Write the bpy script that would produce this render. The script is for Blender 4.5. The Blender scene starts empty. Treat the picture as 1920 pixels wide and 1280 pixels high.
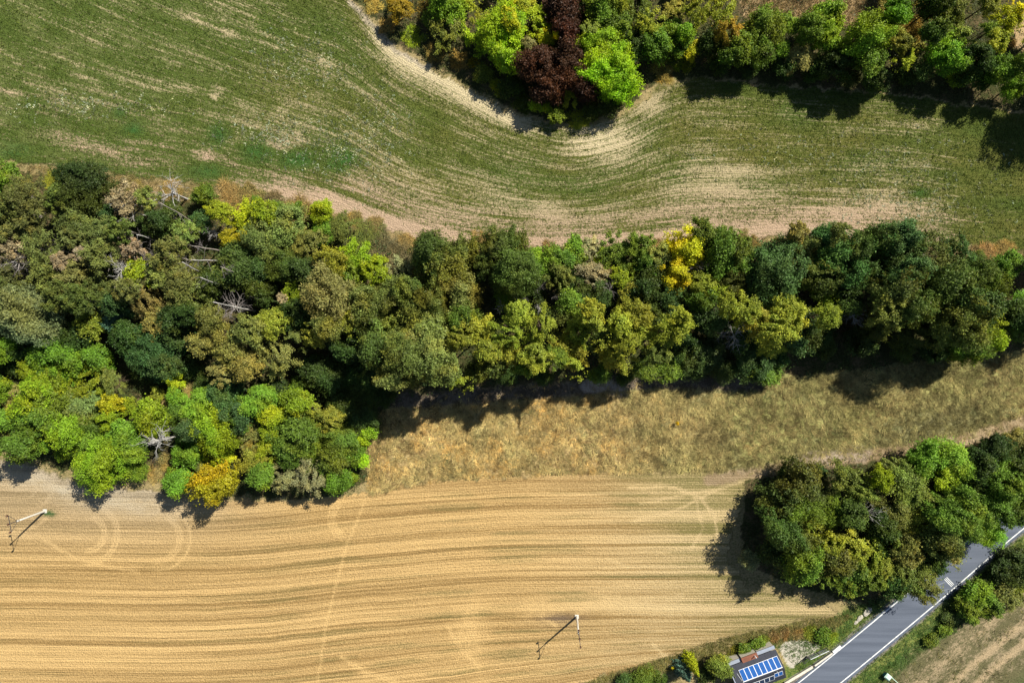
import bpy, math, random
import numpy as np
from mathutils import Vector

# ------------------------------------------------------------------ camera, sky, sun, exposure
S = bpy.context.scene
COL = S.collection
H = 128.0                       # drone height above the ground, metres
cam = bpy.data.objects.new('camera', bpy.data.cameras.new('camera'))
COL.objects.link(cam)
cam.location = (0, 0, H)
cam.rotation_euler = (0, 0, 0)
cam.data.sensor_width = 36.0
cam.data.lens = 24.0
cam.data.clip_end = 6000.0
S.camera = cam

SUN_EL, SUN_AZ = math.radians(46.5), math.radians(46.0)      # azimuth from +Y towards +X
world = bpy.data.worlds.new('World'); S.world = world; world.use_nodes = True
wn = world.node_tree.nodes; wl = world.node_tree.links
sky = wn.new('ShaderNodeTexSky'); sky.sky_type = 'NISHITA'; sky.sun_disc = False
sky.sun_elevation = SUN_EL; sky.sun_rotation = SUN_AZ
sky.air_density = 1.0; sky.dust_density = 0.6
wn['Background'].inputs['Strength'].default_value = 0.052
wl.new(sky.outputs[0], wn['Background'].inputs['Color'])
sun_d = bpy.data.lights.new('sun', 'SUN'); sun_d.energy = 5.0; sun_d.angle = math.radians(0.5)
sun_d.color = (1.0, 0.945, 0.83)
sun = bpy.data.objects.new('sun', sun_d); COL.objects.link(sun)
to_sun = Vector((math.sin(SUN_AZ) * math.cos(SUN_EL), math.cos(SUN_AZ) * math.cos(SUN_EL), math.sin(SUN_EL)))
sun.rotation_euler = (-to_sun).to_track_quat('-Z', 'Y').to_euler()
sun.location = (60, 60, 120)
S.view_settings.view_transform = 'Standard'
S.view_settings.look = 'None'
S.view_settings.gamma = 1.0
S.view_settings.exposure = 0.6
S.cycles.max_bounces = 5
S.cycles.diffuse_bounces = 3
S.cycles.transmission_bounces = 3

# ------------------------------------------------------------------ helpers
def W(px, py, z=0.0):
    """photo measurement (1920 x 1280 grid) of a point z metres up -> metres on the ground plan"""
    f = (H - z) / H * 0.1
    return ((px - 960) * f, (640 - py) * f)

def mesh_obj(name, v, f, mat=None, parent=None, smooth=False):
    me = bpy.data.meshes.new(name)
    if isinstance(f, np.ndarray):
        k = f.shape[1]
        me.vertices.add(len(v)); me.vertices.foreach_set('co', np.asarray(v, np.float32).ravel())
        me.loops.add(f.size); me.loops.foreach_set('vertex_index', f.astype(np.int32).ravel())
        me.polygons.add(len(f)); me.polygons.foreach_set('loop_start', np.arange(0, f.size, k, dtype=np.int32))
        me.update(calc_edges=True)
    else:
        me.from_pydata([tuple(p) for p in v], [], f); me.update()
    if mat: me.materials.append(mat)
    if smooth: me.polygons.foreach_set('use_smooth', np.ones(len(me.polygons), bool))
    o = bpy.data.objects.new(name, me); COL.objects.link(o)
    if parent: o.parent = parent
    return o

def empty(name, loc, rz=0.0):
    o = bpy.data.objects.new(name, None); COL.objects.link(o)
    o.location = loc; o.rotation_euler = (0, 0, rz); o.empty_display_size = 0.3
    return o

def tag(o, label, cat, group=None):
    o['label'] = label; o['category'] = cat
    if group: o['group'] = group
    return o

def structure(o): o['kind'] = 'structure'; return o
def stuff(o, label=None, cat=None):
    o['kind'] = 'stuff'
    if label: o['label'] = label; o['category'] = cat
    return o

class MB:
    """collects simple solids into one mesh"""
    def __init__(s): s.v = []; s.f = []
    def box(s, x0, x1, y0, y1, z0, z1):
        return s.hexa([(x0,y0,z0),(x1,y0,z0),(x1,y1,z0),(x0,y1,z0),(x0,y0,z1),(x1,y0,z1),(x1,y1,z1),(x0,y1,z1)])
    def hexa(s, p):
        n = len(s.v); s.v += [tuple(q) for q in p]
        s.f += [tuple(n + i for i in q) for q in ((3,2,1,0),(4,5,6,7),(0,1,5,4),(1,2,6,5),(2,3,7,6),(3,0,4,7))]
        return s
    def bar(s, a, b, w, h=None):
        a = Vector(a); b = Vector(b); d = (b - a).normalized(); h = h or w
        up = Vector((0,0,1)) if abs(d.z) < 0.95 else Vector((1,0,0))
        x = d.cross(up).normalized() * w / 2; y = x.cross(d).normalized() * h / 2
        return s.hexa([a-x-y, a+x-y, a+x+y, a-x+y, b-x-y, b+x-y, b+x+y, b-x+y])
    def tube(s, pts, rad, k=6, cap=True):
        pts = [Vector(p) for p in pts]; n0 = len(s.v)
        for i, p in enumerate(pts):
            d = (pts[min(i+1, len(pts)-1)] - pts[max(i-1, 0)])
            d = d.normalized() if d.length > 1e-6 else Vector((0,0,1))
            a = d.cross(Vector((0.31, 0.91, 0.27))).normalized(); b = d.cross(a)
            for j in range(k):
                t = 2 * math.pi * j / k
                s.v.append(tuple(p + (a * math.cos(t) + b * math.sin(t)) * rad[i]))
        for i in range(len(pts) - 1):
            for j in range(k):
                s.f.append((n0+i*k+j, n0+i*k+(j+1) % k, n0+(i+1)*k+(j+1) % k, n0+(i+1)*k+j))
        if cap: s.f.append(tuple(n0+(len(pts)-1)*k+j for j in range(k)))
        return s
    def build(s, name, mat, parent=None, smooth=False): return mesh_obj(name, s.v, s.f, mat, parent, smooth)

# numpy value noise
_lat = {}
def vnoise(x, y, seed=0):
    if seed not in _lat: _lat[seed] = np.random.default_rng(1000 + seed).random((256, 256))
    L = _lat[seed]
    xi = np.floor(x).astype(int); yi = np.floor(y).astype(int)
    fx = x - xi; fy = y - yi
    fx = fx * fx * (3 - 2 * fx); fy = fy * fy * (3 - 2 * fy)
    a = L[xi & 255, yi & 255]; b = L[(xi + 1) & 255, yi & 255]
    c = L[xi & 255, (yi + 1) & 255]; d = L[(xi + 1) & 255, (yi + 1) & 255]
    return (a * (1 - fx) + b * fx) * (1 - fy) + (c * (1 - fx) + d * fx) * fy
def fbm(x, y, seed=0, o=4):
    t = 0; w = 0.5; n = 0
    for i in range(o):
        t = t + w * vnoise(x * 2 ** i + 17.3 * i, y * 2 ** i + 5.1 * i, seed + i); n += w; w *= 0.5
    return t / n
def sstep(a, b, x):
    t = np.clip((x - a) / (b - a), 0, 1); return t * t * (3 - 2 * t)
def inside(poly, x, y):
    r = np.zeros(x.shape, bool); n = len(poly)
    for i in range(n):
        x0, y0 = poly[i]; x1, y1 = poly[(i + 1) % n]
        if y0 == y1: continue
        c = ((y0 > y) != (y1 > y)) & (x < (x1 - x0) * (y - y0) / (y1 - y0) + x0)
        r ^= c
    return r
def dist_line(pts, x, y):
    d = np.full(x.shape, 1e9)
    for (x0, y0), (x1, y1) in zip(pts[:-1], pts[1:]):
        dx, dy = x1 - x0, y1 - y0
        t = np.clip(((x - x0) * dx + (y - y0) * dy) / (dx * dx + dy * dy), 0, 1)
        d = np.minimum(d, np.hypot(x - x0 - t * dx, y - y0 - t * dy))
    return d
def curve(pts, x):
    p = np.array(pts, float)
    # smoothed linear interpolation
    t = 0
    for o in (-30, -15, 0, 15, 30): t = t + np.interp(x + o, p[:, 0], p[:, 1])
    return t / 5

# ------------------------------------------------------------------ materials
def new_mat(name):
    m = bpy.data.materials.new(name); m.use_nodes = True
    nt = m.node_tree; b = nt.nodes['Principled BSDF']
    return m, nt, b
def plain(name, col, rough=0.7, metal=0.0, var=0.12, scale=4.0, spec=0.4, bump=0.0):
    m, nt, b = new_mat(name)
    tc = nt.nodes.new('ShaderNodeTexCoord')
    n = nt.nodes.new('ShaderNodeTexNoise'); n.inputs['Scale'].default_value = scale; n.inputs['Detail'].default_value = 4
    nt.links.new(tc.outputs['Object'], n.inputs['Vector'])
    r = nt.nodes.new('ShaderNodeMapRange'); r.inputs[1].default_value = 0.3; r.inputs[2].default_value = 0.7
    r.inputs[3].default_value = 1 - var; r.inputs[4].default_value = 1 + var
    nt.links.new(n.outputs['Fac'], r.inputs[0])
    mx = nt.nodes.new('ShaderNodeMix'); mx.data_type = 'RGBA'; mx.blend_type = 'MULTIPLY'; mx.inputs[0].default_value = 1
    mx.inputs[6].default_value = (*col, 1); nt.links.new(r.outputs[0], mx.inputs[7])
    nt.links.new(mx.outputs[2], b.inputs['Base Color'])
    b.inputs['Roughness'].default_value = rough; b.inputs['Metallic'].default_value = metal
    b.inputs['Specular IOR Level'].default_value = spec
    if bump:
        bp = nt.nodes.new('ShaderNodeBump'); bp.inputs['Strength'].default_value = bump; bp.inputs['Distance'].default_value = 0.05
        nt.links.new(n.outputs['Fac'], bp.inputs['Height']); nt.links.new(bp.outputs[0], b.inputs['Normal'])
    return m

def ground_mat(name, fine=2.2, detail=4, sharp=4.0, grain=0.28, grain_scale=4.0, bump=0.5, bdist=0.12, speck=.4, speck_scale=2.6):
    """two cover colours (attributes cover_a / cover_b) broken up along the sowing direction (attribute flow)"""
    m, nt, b = new_mat(name); N = nt.nodes; L = nt.links
    def attr(n): a = N.new('ShaderNodeAttribute'); a.attribute_name = n; return a
    ca, cb, mk, fl = attr('cover_a'), attr('cover_b'), attr('cover'), attr('flow')
    n1 = N.new('ShaderNodeTexNoise'); n1.inputs['Scale'].default_value = fine; n1.inputs['Detail'].default_value = detail
    n1.inputs['Roughness'].default_value = 0.62
    L.new(fl.outputs['Vector'], n1.inputs['Vector'])
    r1 = N.new('ShaderNodeMapRange'); r1.inputs[1].default_value = 0.3; r1.inputs[2].default_value = 0.7; r1.clamp = False
    L.new(n1.outputs['Fac'], r1.inputs[0])
    geo = N.new('ShaderNodeNewGeometry')
    n3 = N.new('ShaderNodeTexNoise'); n3.inputs['Scale'].default_value = speck_scale; n3.inputs['Detail'].default_value = 3; n3.inputs['Roughness'].default_value = .75
    L.new(geo.outputs['Position'], n3.inputs['Vector'])
    r3 = N.new('ShaderNodeMapRange'); r3.inputs[1].default_value = 0.3; r3.inputs[2].default_value = 0.7; r3.clamp = False; L.new(n3.outputs['Fac'], r3.inputs[0])
    mxn = N.new('ShaderNodeMix'); mxn.data_type = 'FLOAT'; mxn.inputs[0].default_value = speck; L.new(r1.outputs[0], mxn.inputs[2]); L.new(r3.outputs[0], mxn.inputs[3])
    sub = N.new('ShaderNodeMath'); sub.operation = 'SUBTRACT'; L.new(mk.outputs['Fac'], sub.inputs[0]); L.new(mxn.outputs[0], sub.inputs[1])
    mul = N.new('ShaderNodeMath'); mul.operation = 'MULTIPLY_ADD'; mul.use_clamp = True
    mul.inputs[1].default_value = sharp; mul.inputs[2].default_value = 0.5; L.new(sub.outputs[0], mul.inputs[0])
    mx = N.new('ShaderNodeMix'); mx.data_type = 'RGBA'
    L.new(mul.outputs[0], mx.inputs[0]); L.new(ca.outputs['Color'], mx.inputs[6]); L.new(cb.outputs['Color'], mx.inputs[7])
    n2 = N.new('ShaderNodeTexNoise'); n2.inputs['Scale'].default_value = grain_scale; n2.inputs['Detail'].default_value = 3
    n2.inputs['Roughness'].default_value = 0.7
    L.new(geo.outputs['Position'], n2.inputs['Vector'])
    r2 = N.new('ShaderNodeMapRange'); r2.inputs[1].default_value = 0.3; r2.inputs[2].default_value = 0.7
    r2.inputs[3].default_value = 1 - grain; r2.inputs[4].default_value = 1 + grain; L.new(n2.outputs['Fac'], r2.inputs[0])
    m2 = N.new('ShaderNodeMix'); m2.data_type = 'RGBA'; m2.blend_type = 'MULTIPLY'; m2.inputs[0].default_value = 1
    L.new(mx.outputs[2], m2.inputs[6]); L.new(r2.outputs[0], m2.inputs[7])
    L.new(m2.outputs[2], b.inputs['Base Color'])
    b.inputs['Roughness'].default_value = 0.95; b.inputs['Specular IOR Level'].default_value = 0.1
    ad = N.new('ShaderNodeMath'); ad.operation = 'ADD'; L.new(n1.outputs['Fac'], ad.inputs[0]); L.new(n2.outputs['Fac'], ad.inputs[1])
    bp = N.new('ShaderNodeBump'); bp.inputs['Strength'].default_value = bump; bp.inputs['Distance'].default_value = bdist
    L.new(ad.outputs[0], bp.inputs['Height']); L.new(bp.outputs[0], b.inputs['Normal'])
    return m

def row_mat(name, terms, sharp, speck=.35, speck_scale=4.0, grain=.3, grain_scale=5.0, bump=.7, bdist=.08):
    """field sown in rows: attribute flow = metres along / across the rows; terms = (along scale, across scale, weight)"""
    m, nt, b = new_mat(name); N = nt.nodes; L = nt.links
    def attr(n): a = N.new('ShaderNodeAttribute'); a.attribute_name = n; return a
    ca, cb, mk, fl = attr('cover_a'), attr('cover_b'), attr('cover'), attr('flow'); geo = N.new('ShaderNodeNewGeometry')
    def noise(vec, sc, det, rough=.6):
        n = N.new('ShaderNodeTexNoise'); n.inputs['Scale'].default_value = sc; n.inputs['Detail'].default_value = det; n.inputs['Roughness'].default_value = rough; L.new(vec, n.inputs['Vector'])
        r = N.new('ShaderNodeMapRange'); r.clamp = False; r.inputs[1].default_value = .25; r.inputs[2].default_value = .75; r.inputs[3].default_value = -1; r.inputs[4].default_value = 1; L.new(n.outputs['Fac'], r.inputs[0]); return r.outputs[0]
    def madd(x, w, y):
        a = N.new('ShaderNodeMath'); a.operation = 'MULTIPLY_ADD'; L.new(x, a.inputs[0]); a.inputs[1].default_value = w; L.new(y, a.inputs[2]); return a.outputs[0]
    acc = mk.outputs['Fac']; hgt = None
    for (sx, sy, w) in terms:
        mp = N.new('ShaderNodeMapping'); mp.inputs['Scale'].default_value = (sx, sy, 1); L.new(fl.outputs['Vector'], mp.inputs[0])
        v = noise(mp.outputs[0], 1.0, 3); acc = madd(v, w, acc); hgt = v
    sp = noise(geo.outputs['Position'], speck_scale, 3, .75); acc = madd(sp, speck, acc)
    k = N.new('ShaderNodeMath'); k.operation = 'MULTIPLY_ADD'; k.use_clamp = True; L.new(acc, k.inputs[0]); k.inputs[1].default_value = sharp; k.inputs[2].default_value = .5 - .5 * sharp
    mx = N.new('ShaderNodeMix'); mx.data_type = 'RGBA'; L.new(k.outputs[0], mx.inputs[0]); L.new(ca.outputs['Color'], mx.inputs[6]); L.new(cb.outputs['Color'], mx.inputs[7])
    g = noise(geo.outputs['Position'], grain_scale, 2, .7); gm = N.new('ShaderNodeMath'); gm.operation = 'MULTIPLY_ADD'; L.new(g, gm.inputs[0]); gm.inputs[1].default_value = grain; gm.inputs[2].default_value = 1
    m2 = N.new('ShaderNodeMix'); m2.data_type = 'RGBA'; m2.blend_type = 'MULTIPLY'; m2.inputs[0].default_value = 1; L.new(mx.outputs[2], m2.inputs[6]); L.new(gm.outputs[0], m2.inputs[7])
    L.new(m2.outputs[2], b.inputs['Base Color']); b.inputs['Roughness'].default_value = .95; b.inputs['Specular IOR Level'].default_value = .1
    ad = N.new('ShaderNodeMath'); ad.operation = 'ADD'; L.new(hgt, ad.inputs[0]); L.new(g, ad.inputs[1])
    bp = N.new('ShaderNodeBump'); bp.inputs['Strength'].default_value = bump; bp.inputs['Distance'].default_value = bdist; L.new(ad.outputs[0], bp.inputs['Height']); L.new(bp.outputs[0], b.inputs['Normal'])
    return m

def leaf_mat(name, transl=0.3, rough=0.55, spec=0.25):
    """leaf colour comes from the plant (object colour), varied per leaf and per clump (attribute tint)"""
    m, nt, b = new_mat(name); N = nt.nodes; L = nt.links
    oi = N.new('ShaderNodeObjectInfo')
    at = N.new('ShaderNodeAttribute'); at.attribute_name = 'tint'
    sp = N.new('ShaderNodeSeparateColor'); L.new(at.outputs['Color'], sp.inputs[0])
    br = N.new('ShaderNodeMix'); br.data_type = 'RGBA'; br.blend_type = 'MULTIPLY'; br.inputs[0].default_value = 1
    L.new(oi.outputs['Color'], br.inputs[6])
    gy = N.new('ShaderNodeCombineColor')
    for i in range(3): L.new(sp.outputs[0], gy.inputs[i])
    L.new(gy.outputs[0], br.inputs[7])
    ye = N.new('ShaderNodeMix'); ye.data_type = 'RGBA'; ye.blend_type = 'MULTIPLY'; ye.inputs[0].default_value = 1
    L.new(br.outputs[2], ye.inputs[6]); ye.inputs[7].default_value = (1.38, 1.14, 0.65, 1)
    mx = N.new('ShaderNodeMix'); mx.data_type = 'RGBA'
    L.new(sp.outputs[1], mx.inputs[0]); L.new(br.outputs[2], mx.inputs[6]); L.new(ye.outputs[2], mx.inputs[7])
    co = N.new('ShaderNodeMix'); co.data_type = 'RGBA'; co.blend_type = 'MULTIPLY'; co.inputs[7].default_value = (.74, .95, .86, 1)      # some clumps are a cooler green
    L.new(sp.outputs[2], co.inputs[0]); L.new(mx.outputs[2], co.inputs[6]); mx = co
    L.new(mx.outputs[2], b.inputs['Base Color'])
    b.inputs['Roughness'].default_value = rough; b.inputs['Specular IOR Level'].default_value = spec
    tr = N.new('ShaderNodeBsdfTranslucent'); L.new(mx.outputs[2], tr.inputs['Color'])
    ms = N.new('ShaderNodeMixShader'); ms.inputs[0].default_value = transl
    L.new(b.outputs[0], ms.inputs[1]); L.new(tr.outputs[0], ms.inputs[2])
    L.new(ms.outputs[0], N['Material Output'].inputs['Surface'])
    return m

M_LEAF = leaf_mat('leaf', .25)
M_NEEDLE = leaf_mat('needle', 0.12, 0.6, 0.2)
M_DRY = leaf_mat('dry_stalk', 0.15, 0.8, 0.1)
M_BARK = plain('bark', (0.10, 0.075, 0.05), 0.9, var=0.3, scale=2, spec=0.1)
M_PALEBARK = plain('pale_bark', (0.33, 0.29, 0.25), 0.9, var=0.3, scale=2, spec=0.1)
M_DEAD = plain('dead_wood', (0.46, 0.44, 0.41), 0.9, var=0.25, scale=2, spec=0.1)
M_DEADDK = plain('weathered_wood', (0.24, 0.215, 0.20), 0.9, var=0.3, scale=2, spec=0.1)

# ------------------------------------------------------------------ the ground plan, in photo grid units (0.1 m)
EW = 1900                                               # how far belts run on past the picture
FIELD_LOW = [(-EW,210),(-300,262),(0,300),(200,325),(400,347),(520,372),(620,398),(720,432),(800,453),(900,463),(1060,463),(1250,452),(1500,442),(1700,449),(1800,463),(1920,469),(2400,480),(1920+EW,500)]
FIELD_UP = [(-EW,-900),(-300,-375),(0,-250),(300,-125),(560,-30),(650,0),(700,48),(740,92),(830,140),(900,180),(960,214),(1050,240),(1110,236),(1190,205),(1245,160),(1310,148),(1500,165),(1700,180),(1850,203),(1920,215),(2400,260),(1920+EW,300)]
STUB_TOP = [(-EW,780),(-300,800),(0,862),(60,872),(130,903),(300,922),(440,936),(560,943),(690,925),(760,910),(900,896),(1100,887),(1350,886),(1430,884),(1440,900)]
STUB_RIGHT = [(1400,930),(1375,985),(1360,1040),(1400,1100),(1470,1120),(1560,1140),(1585,1152)]
STUB_LOW = [(1500,1163),(1400,1185),(1330,1205),(1250,1232),(1150,1262),(1080,1282),(700,1400),(0,1600),(-EW,1900)]
ROAD_UP = [(1100,1600),(1250,1478),(1380,1373),(1440,1325),(1495,1281),(1560,1229),(1630,1171),(1697,1115),(1760,1062),(1820,1009),(1867.5,968),(1907.8,936),(2000,865),(2120,775),(2600,420),(3400,-150)]
ROAD_UP = [(a, b) for a, b in ROAD_UP]
def offset_line(pts, d):
    out = []
    for i, (x, y) in enumerate(pts):
        x0, y0 = pts[max(i-1, 0)]; x1, y1 = pts[min(i+1, len(pts)-1)]
        l = math.hypot(x1-x0, y1-y0); out.append((x - (y1-y0)/l*d, y + (x1-x0)/l*d))
    return out
ROAD_LOW = offset_line(ROAD_UP, 49.5)
ROAD_MID = offset_line(ROAD_UP, 24.7)

P_FIELD = FIELD_UP + FIELD_LOW[::-1]
P_STUB = STUB_TOP + STUB_RIGHT + STUB_LOW
P_WOOD = [(-EW,230),(-300,290),(0,318),(100,330),(230,352),(360,362),(520,388),(640,420),(740,462),(800,470),(1000,466),(1230,468),(1300,450),(1500,455),(1700,465),(1830,485),(1920,500),(2400,520),(1920+EW,540),
          (1920+EW,720),(2200,690),(1920,660),(1800,662),(1650,690),(1500,705),(1300,712),(1130,712),(900,725),(760,745),(706,775),(690,830),(690,900),(640,925),(560,938),(430,925),(300,905),(130,885),(60,860),(0,850),(-300,790),(-EW,770)]
P_COPSE_TOP = [(660,-EW),(655,-10),(705,40),(745,85),(830,132),(900,172),(960,205),(1050,232),(1110,226),(1185,195),(1230,152),(1310,144),(1500,161),(1700,176),(1850,199),(1920,210),(2400,240),(1920+EW,280),(1920+EW,-EW)]
P_COPSE_ROAD = [(1400,905),(1480,868),(1640,852),(1760,838),(1850,815),(1920,800),(2100,740),(2120,765),(1907,930),(1760,1056),(1640,1140),(1560,1118),(1450,1085),(1390,1035)]
P_FALLOW = [(1610,1290),(1700,1215),(1790,1165),(1880,1110),(1960,1065),(2400,740),(1920+EW,-200),(1920+EW,2400),(1400,2400)]
P_MEADOW = [(690,930),(690,830),(706,775),(760,745),(900,725),(1130,712),(1300,712),(1500,705),(1650,690),(1800,662),(1920,660),(2200,690),(2200,735),(1920,800),(1850,815),(1640,856),(1440,890),(1350,886),(1100,887),(900,896),(760,910)]
P_YARD = [(1458,1212),(1478,1200),(1510,1198),(1530,1207),(1540,1214),(1520,1226),(1500,1240),(1486,1252),(1478,1248)]
# ------------------------------------------------------------------ ground: one continuous sheet to the horizon, cut into fields, meadow, woodland floor ...
def axis(a, b, step, far):
    inner = list(np.arange(a, b + step, step)); lo, hi = [], []; d = step; p = inner[0]
    while p > -far: d *= 1.22; p -= d; lo.append(p)
    d = step; p = inner[-1]
    while p < far: d *= 1.22; p += d; hi.append(p)
    return np.array(lo[::-1] + inner + hi)
gx = axis(-150, 2070, 3.0, 25000); gy = axis(-130, 1410, 3.0, 25000)
PX, PY = np.meshgrid(gx, gy, indexing='ij')
X = (PX - 960) * 0.1; Y = (640 - PY) * 0.1
jx = PX + (fbm(X / 1.3, Y / 1.3, 3) - 0.5) * 22; jy = PY + (fbm(X / 1.3, Y / 1.3, 7) - 0.5) * 22

def rgb(r, g, b): return np.array([r, g, b], float)
def lay(base, col, m): return base * (1 - m[..., None]) + col * m[..., None]
shape = PX.shape
A = np.zeros(shape + (3,)); B = np.zeros(shape + (3,)); C = np.zeros(shape); FL = np.zeros(shape + (2,)); Z = np.zeros(shape)
big = fbm(X / 9, Y / 9, 21); mid = fbm(X / 2.5, Y / 2.5, 25); sml = fbm(X / 0.9, Y / 0.9, 29)

# default cover: dry margin grass
A[:] = rgb(.135, .125, .045); B[:] = rgb(.31, .24, .115)
C[:] = 0.25 + 0.7 * mid
FL[..., 0] = X * 0.8; FL[..., 1] = Y * 1.4
Z[:] = 0.16 * (sml - 0.5) + 0.25 * (mid - 0.5)
reg = np.zeros(shape, int)                # 0 ground

# --- upper crop field: rows follow the two edges
lo = curve(FIELD_LOW, PX); up = curve(FIELD_UP, PX)
t = (PY - lo) / np.minimum(up - lo, -30)                       # 0 at the lower edge, 1 at the upper edge
acr = t * 24.0 * (0.75 + 0.25 * sstep(-200, 600, PX))
f = inside(P_FIELD, jx, jy)
reg[f] = 1
warp = 0.6 * (fbm(X / 5, acr / 2, 41) - .5)
strk = fbm(X / 16 + 3, (acr + warp) / 0.36, 43, 3)             # long thin streaks along the rows
strk2 = fbm(X / 5, (acr + warp) / 0.9, 47, 3)
patch = fbm(X / 7, acr / 2.2, 51, 4)
soil = 0.17 + 0.45 * (strk - 0.5) + 0.25 * (strk2 - .5) + 0.55 * (patch - 0.5)
soil += 0.30 * sstep(500, 900, PX) * sstep(1650, 1350, PX) * np.exp(-((t - 0.28) / 0.17) ** 2)     # thin stand in the middle of the bend
soil += 0.22 * sstep(350, 700, PX) * sstep(1900, 1700, PX) * np.exp(-((t - 0.14) / 0.1) ** 2)
dirt = sstep(0.105, 0.05, t + (strk2 - .5) * .06) * sstep(380, 620, PX) * sstep(1830, 1700, PX)        # bare strip along the lower edge
soil += .8 * dirt
edge_l = np.exp(-((PY - up) / 30.0 - 0.2) ** 2) * sstep(650, 720, PX) * sstep(1030, 960, PX)
soil += 0.85 * edge_l
nose = np.exp(-((PX - 1125) / 75) ** 2 - ((PY - 262) / 42) ** 2)
soil += 0.8 * nose * (0.2 + 1.5 * strk)
soil += 0.6 * np.exp(-((PX - 1215) / 30) ** 2 - ((PY - 192) / 22) ** 2)
soil += 0.30 * np.exp(-((PX - 1600) / 180) ** 2 - ((PY - 395) / 30) ** 2) + .35 * np.exp(-((PX - 1360) / 120) ** 2 - ((PY - 330) / 30) ** 2)
soil += 0.30 * np.exp(-((PX - 1730) / 70) ** 2 - ((PY - 235) / 14) ** 2)
# broken pale streaks of the upper left
for (ax, ay, bx, by, w, k) in ((130,5,300,48,5,.45),(250,0,420,40,6,.45),(340,30,640,130,8,.42),(20,118,270,166,4,.5),(470,0,560,12,5,.3),(560,80,660,150,6,.35),(0,170,200,215,5,.3),(240,212,560,250,7,.42),(0,30,180,110,4,.15)):
    d = dist_line([(ax, ay), (bx, by)], PX, PY); soil += .55 * k * np.exp(-(d / (w * .7)) ** 2) * np.clip((strk2 - .36) * 4.5, 0, 1.6) * (.2 + 1.5 * sml)
for (cx, cy, rx, ry, k) in ((405,175,13,16,.8),(385,290,22,12,.7),(425,62,20,10,.4),(530,205,18,10,.4),(440,265,25,9,.5),(520,270,34,12,.5),(560,262,24,8,.3)):
    soil += .7 * k * np.exp(-(((PX - cx) / rx) ** 2 + ((PY - cy) / ry) ** 2) ** 1.4) * (2.2 * sml - .2)
lush = np.zeros(shape)
for (cx, cy, rx, ry) in ((482,286,34,22),(410,252,22,22),(225,212,13,12),(385,322,36,16),(250,240,20,14),(1725,362,22,10),(640,300,40,26),(150,345,80,8),(15,280,40,14),(560,300,40,20)):
    lush = np.maximum(lush, np.exp(-(((PX - cx) / rx) ** 2 + ((PY - cy) / ry) ** 2)) ** 1.2 * (0.6 + 0.6 * mid))
soil -= 0.6 * np.clip(lush, 0, 1)
soil -= 0.3 * sstep(1730, 1850, PX)
olive = np.clip(fbm(X / 11, acr / 4, 61) * 1.8 - 0.4, 0, 1) * sstep(300, 800, PX + PY * .4)
ga = lay(np.broadcast_to(rgb(.072, .104, .020), shape + (3,)), rgb(.118, .118, .027), olive)
ga = lay(ga, rgb(.036, .105, .022), np.clip(lush, 0, 1))
ga = lay(ga, rgb(.125, .145, .044), 0.75 * sstep(800, 0, PX + .6 * PY) * sstep(0.3, .7, strk2))
gb = lay(np.broadcast_to(rgb(.40, .33, .19), shape + (3,)), rgb(.43, .31, .21), np.clip(dirt + sstep(.4, .1, t), 0, 1))
gb = lay(gb, rgb(.54, .455, .275), np.clip(nose + edge_l, 0, 1))
A[f] = ga[f]; B[f] = gb[f]; C[f] = soil[f]
FL[f] = np.stack([X, acr], -1)[f]
Z[f] = (0.05 * (strk - .5) + 0.05 * (sml - .5))[f]

# --- stubble field
f = inside(P_STUB, jx, jy); reg[f] = 2
sag = np.interp(PX, [-2000,0,150,300,400,500,640,800,940,1000,1240,1500], [0,0,-2,-4,-2,4,20,34,42,44,46,46])
sag = sag + sstep(1150, 1260, PY) * np.interp(PX, [-2000,700,850,1030,1350,1600], [0,0,6,22,66,110])
row = PY + sag + (fbm(X / 10, Y / 10, 71) - .5) * 4
r1 = vnoise(row / 9.0, X / 60 + 3, 73); r2 = vnoise(row / 4.2, X / 25, 75); r3 = vnoise(row / 22.0, X / 40, 77)
lines = np.exp(-(((row % 31.0) - 9) / 2.2) ** 2) + 0.8 * np.exp(-(((row % 31.0) - 20) / 1.8) ** 2)     # wheel lines of the combine
dark = np.exp(-(((row % 31.0) - 14.0) / 2.0) ** 2) + np.exp(-(((row % 47.0) - 30) / 2.2) ** 2)  # thin dark lines paint the shadow lying in the wheel lines
st = 0.54 - .24 * dark * (.2 + 1.1 * vnoise(X / 12, row / 20, 81)) + 0.30 * (r1 - .5) + 0.3 * (r3 - .5) + 0.24 * lines * (0.4 + 0.9 * vnoise(X / 14, row / 15, 79)) + 0.15 * (fbm(X / 3, row / 10, 83) - .5)
green = .8 * sstep(.58, .80, vnoise(X / 11 + 9, row / 7.5, 85)) * (0.3 + 0.7 * sstep(300, 1300, PX + (PY - 1000)))
trk = np.zeros(shape)
def ring(cx, cy, r, a0, a1, k=1.0, w=1.8, sx=1.0):
    d = np.hypot((PX - cx) / sx, PY - cy); a = np.degrees(np.arctan2(PY - cy, (PX - cx) / sx))
    s = np.exp(-((d - r) / w) ** 2) * (sstep(a0 - 12, a0 + 12, a) * sstep(a1 + 12, a1 - 12, a)); return k * s
for r_ in (28, 34, 52, 58): trk = np.maximum(trk, ring(165, 1000, r_, -80, 95, .8))
for r_ in (40, 46, 62): trk = np.maximum(trk, ring(292, 1008, r_, -60, 95, .55, 2.2, 1.05))
for r_ in (30, 35, 41): trk = np.maximum(np.maximum(trk, ring(657, 972, r_, 110, 179, .55)), ring(657, 972, r_, -179, -120, .5))
for r_ in (18, 40): trk = np.maximum(trk, ring(45, 915, r_, -170, 60, .4, 2.0, 1.3))
def path(pts, w, k): 
    global trk
    trk = np.maximum(trk, k * np.exp(-(dist_line(pts, jx * .25 + PX * .75, jy * .25 + PY * .75) / w) ** 2))
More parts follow.
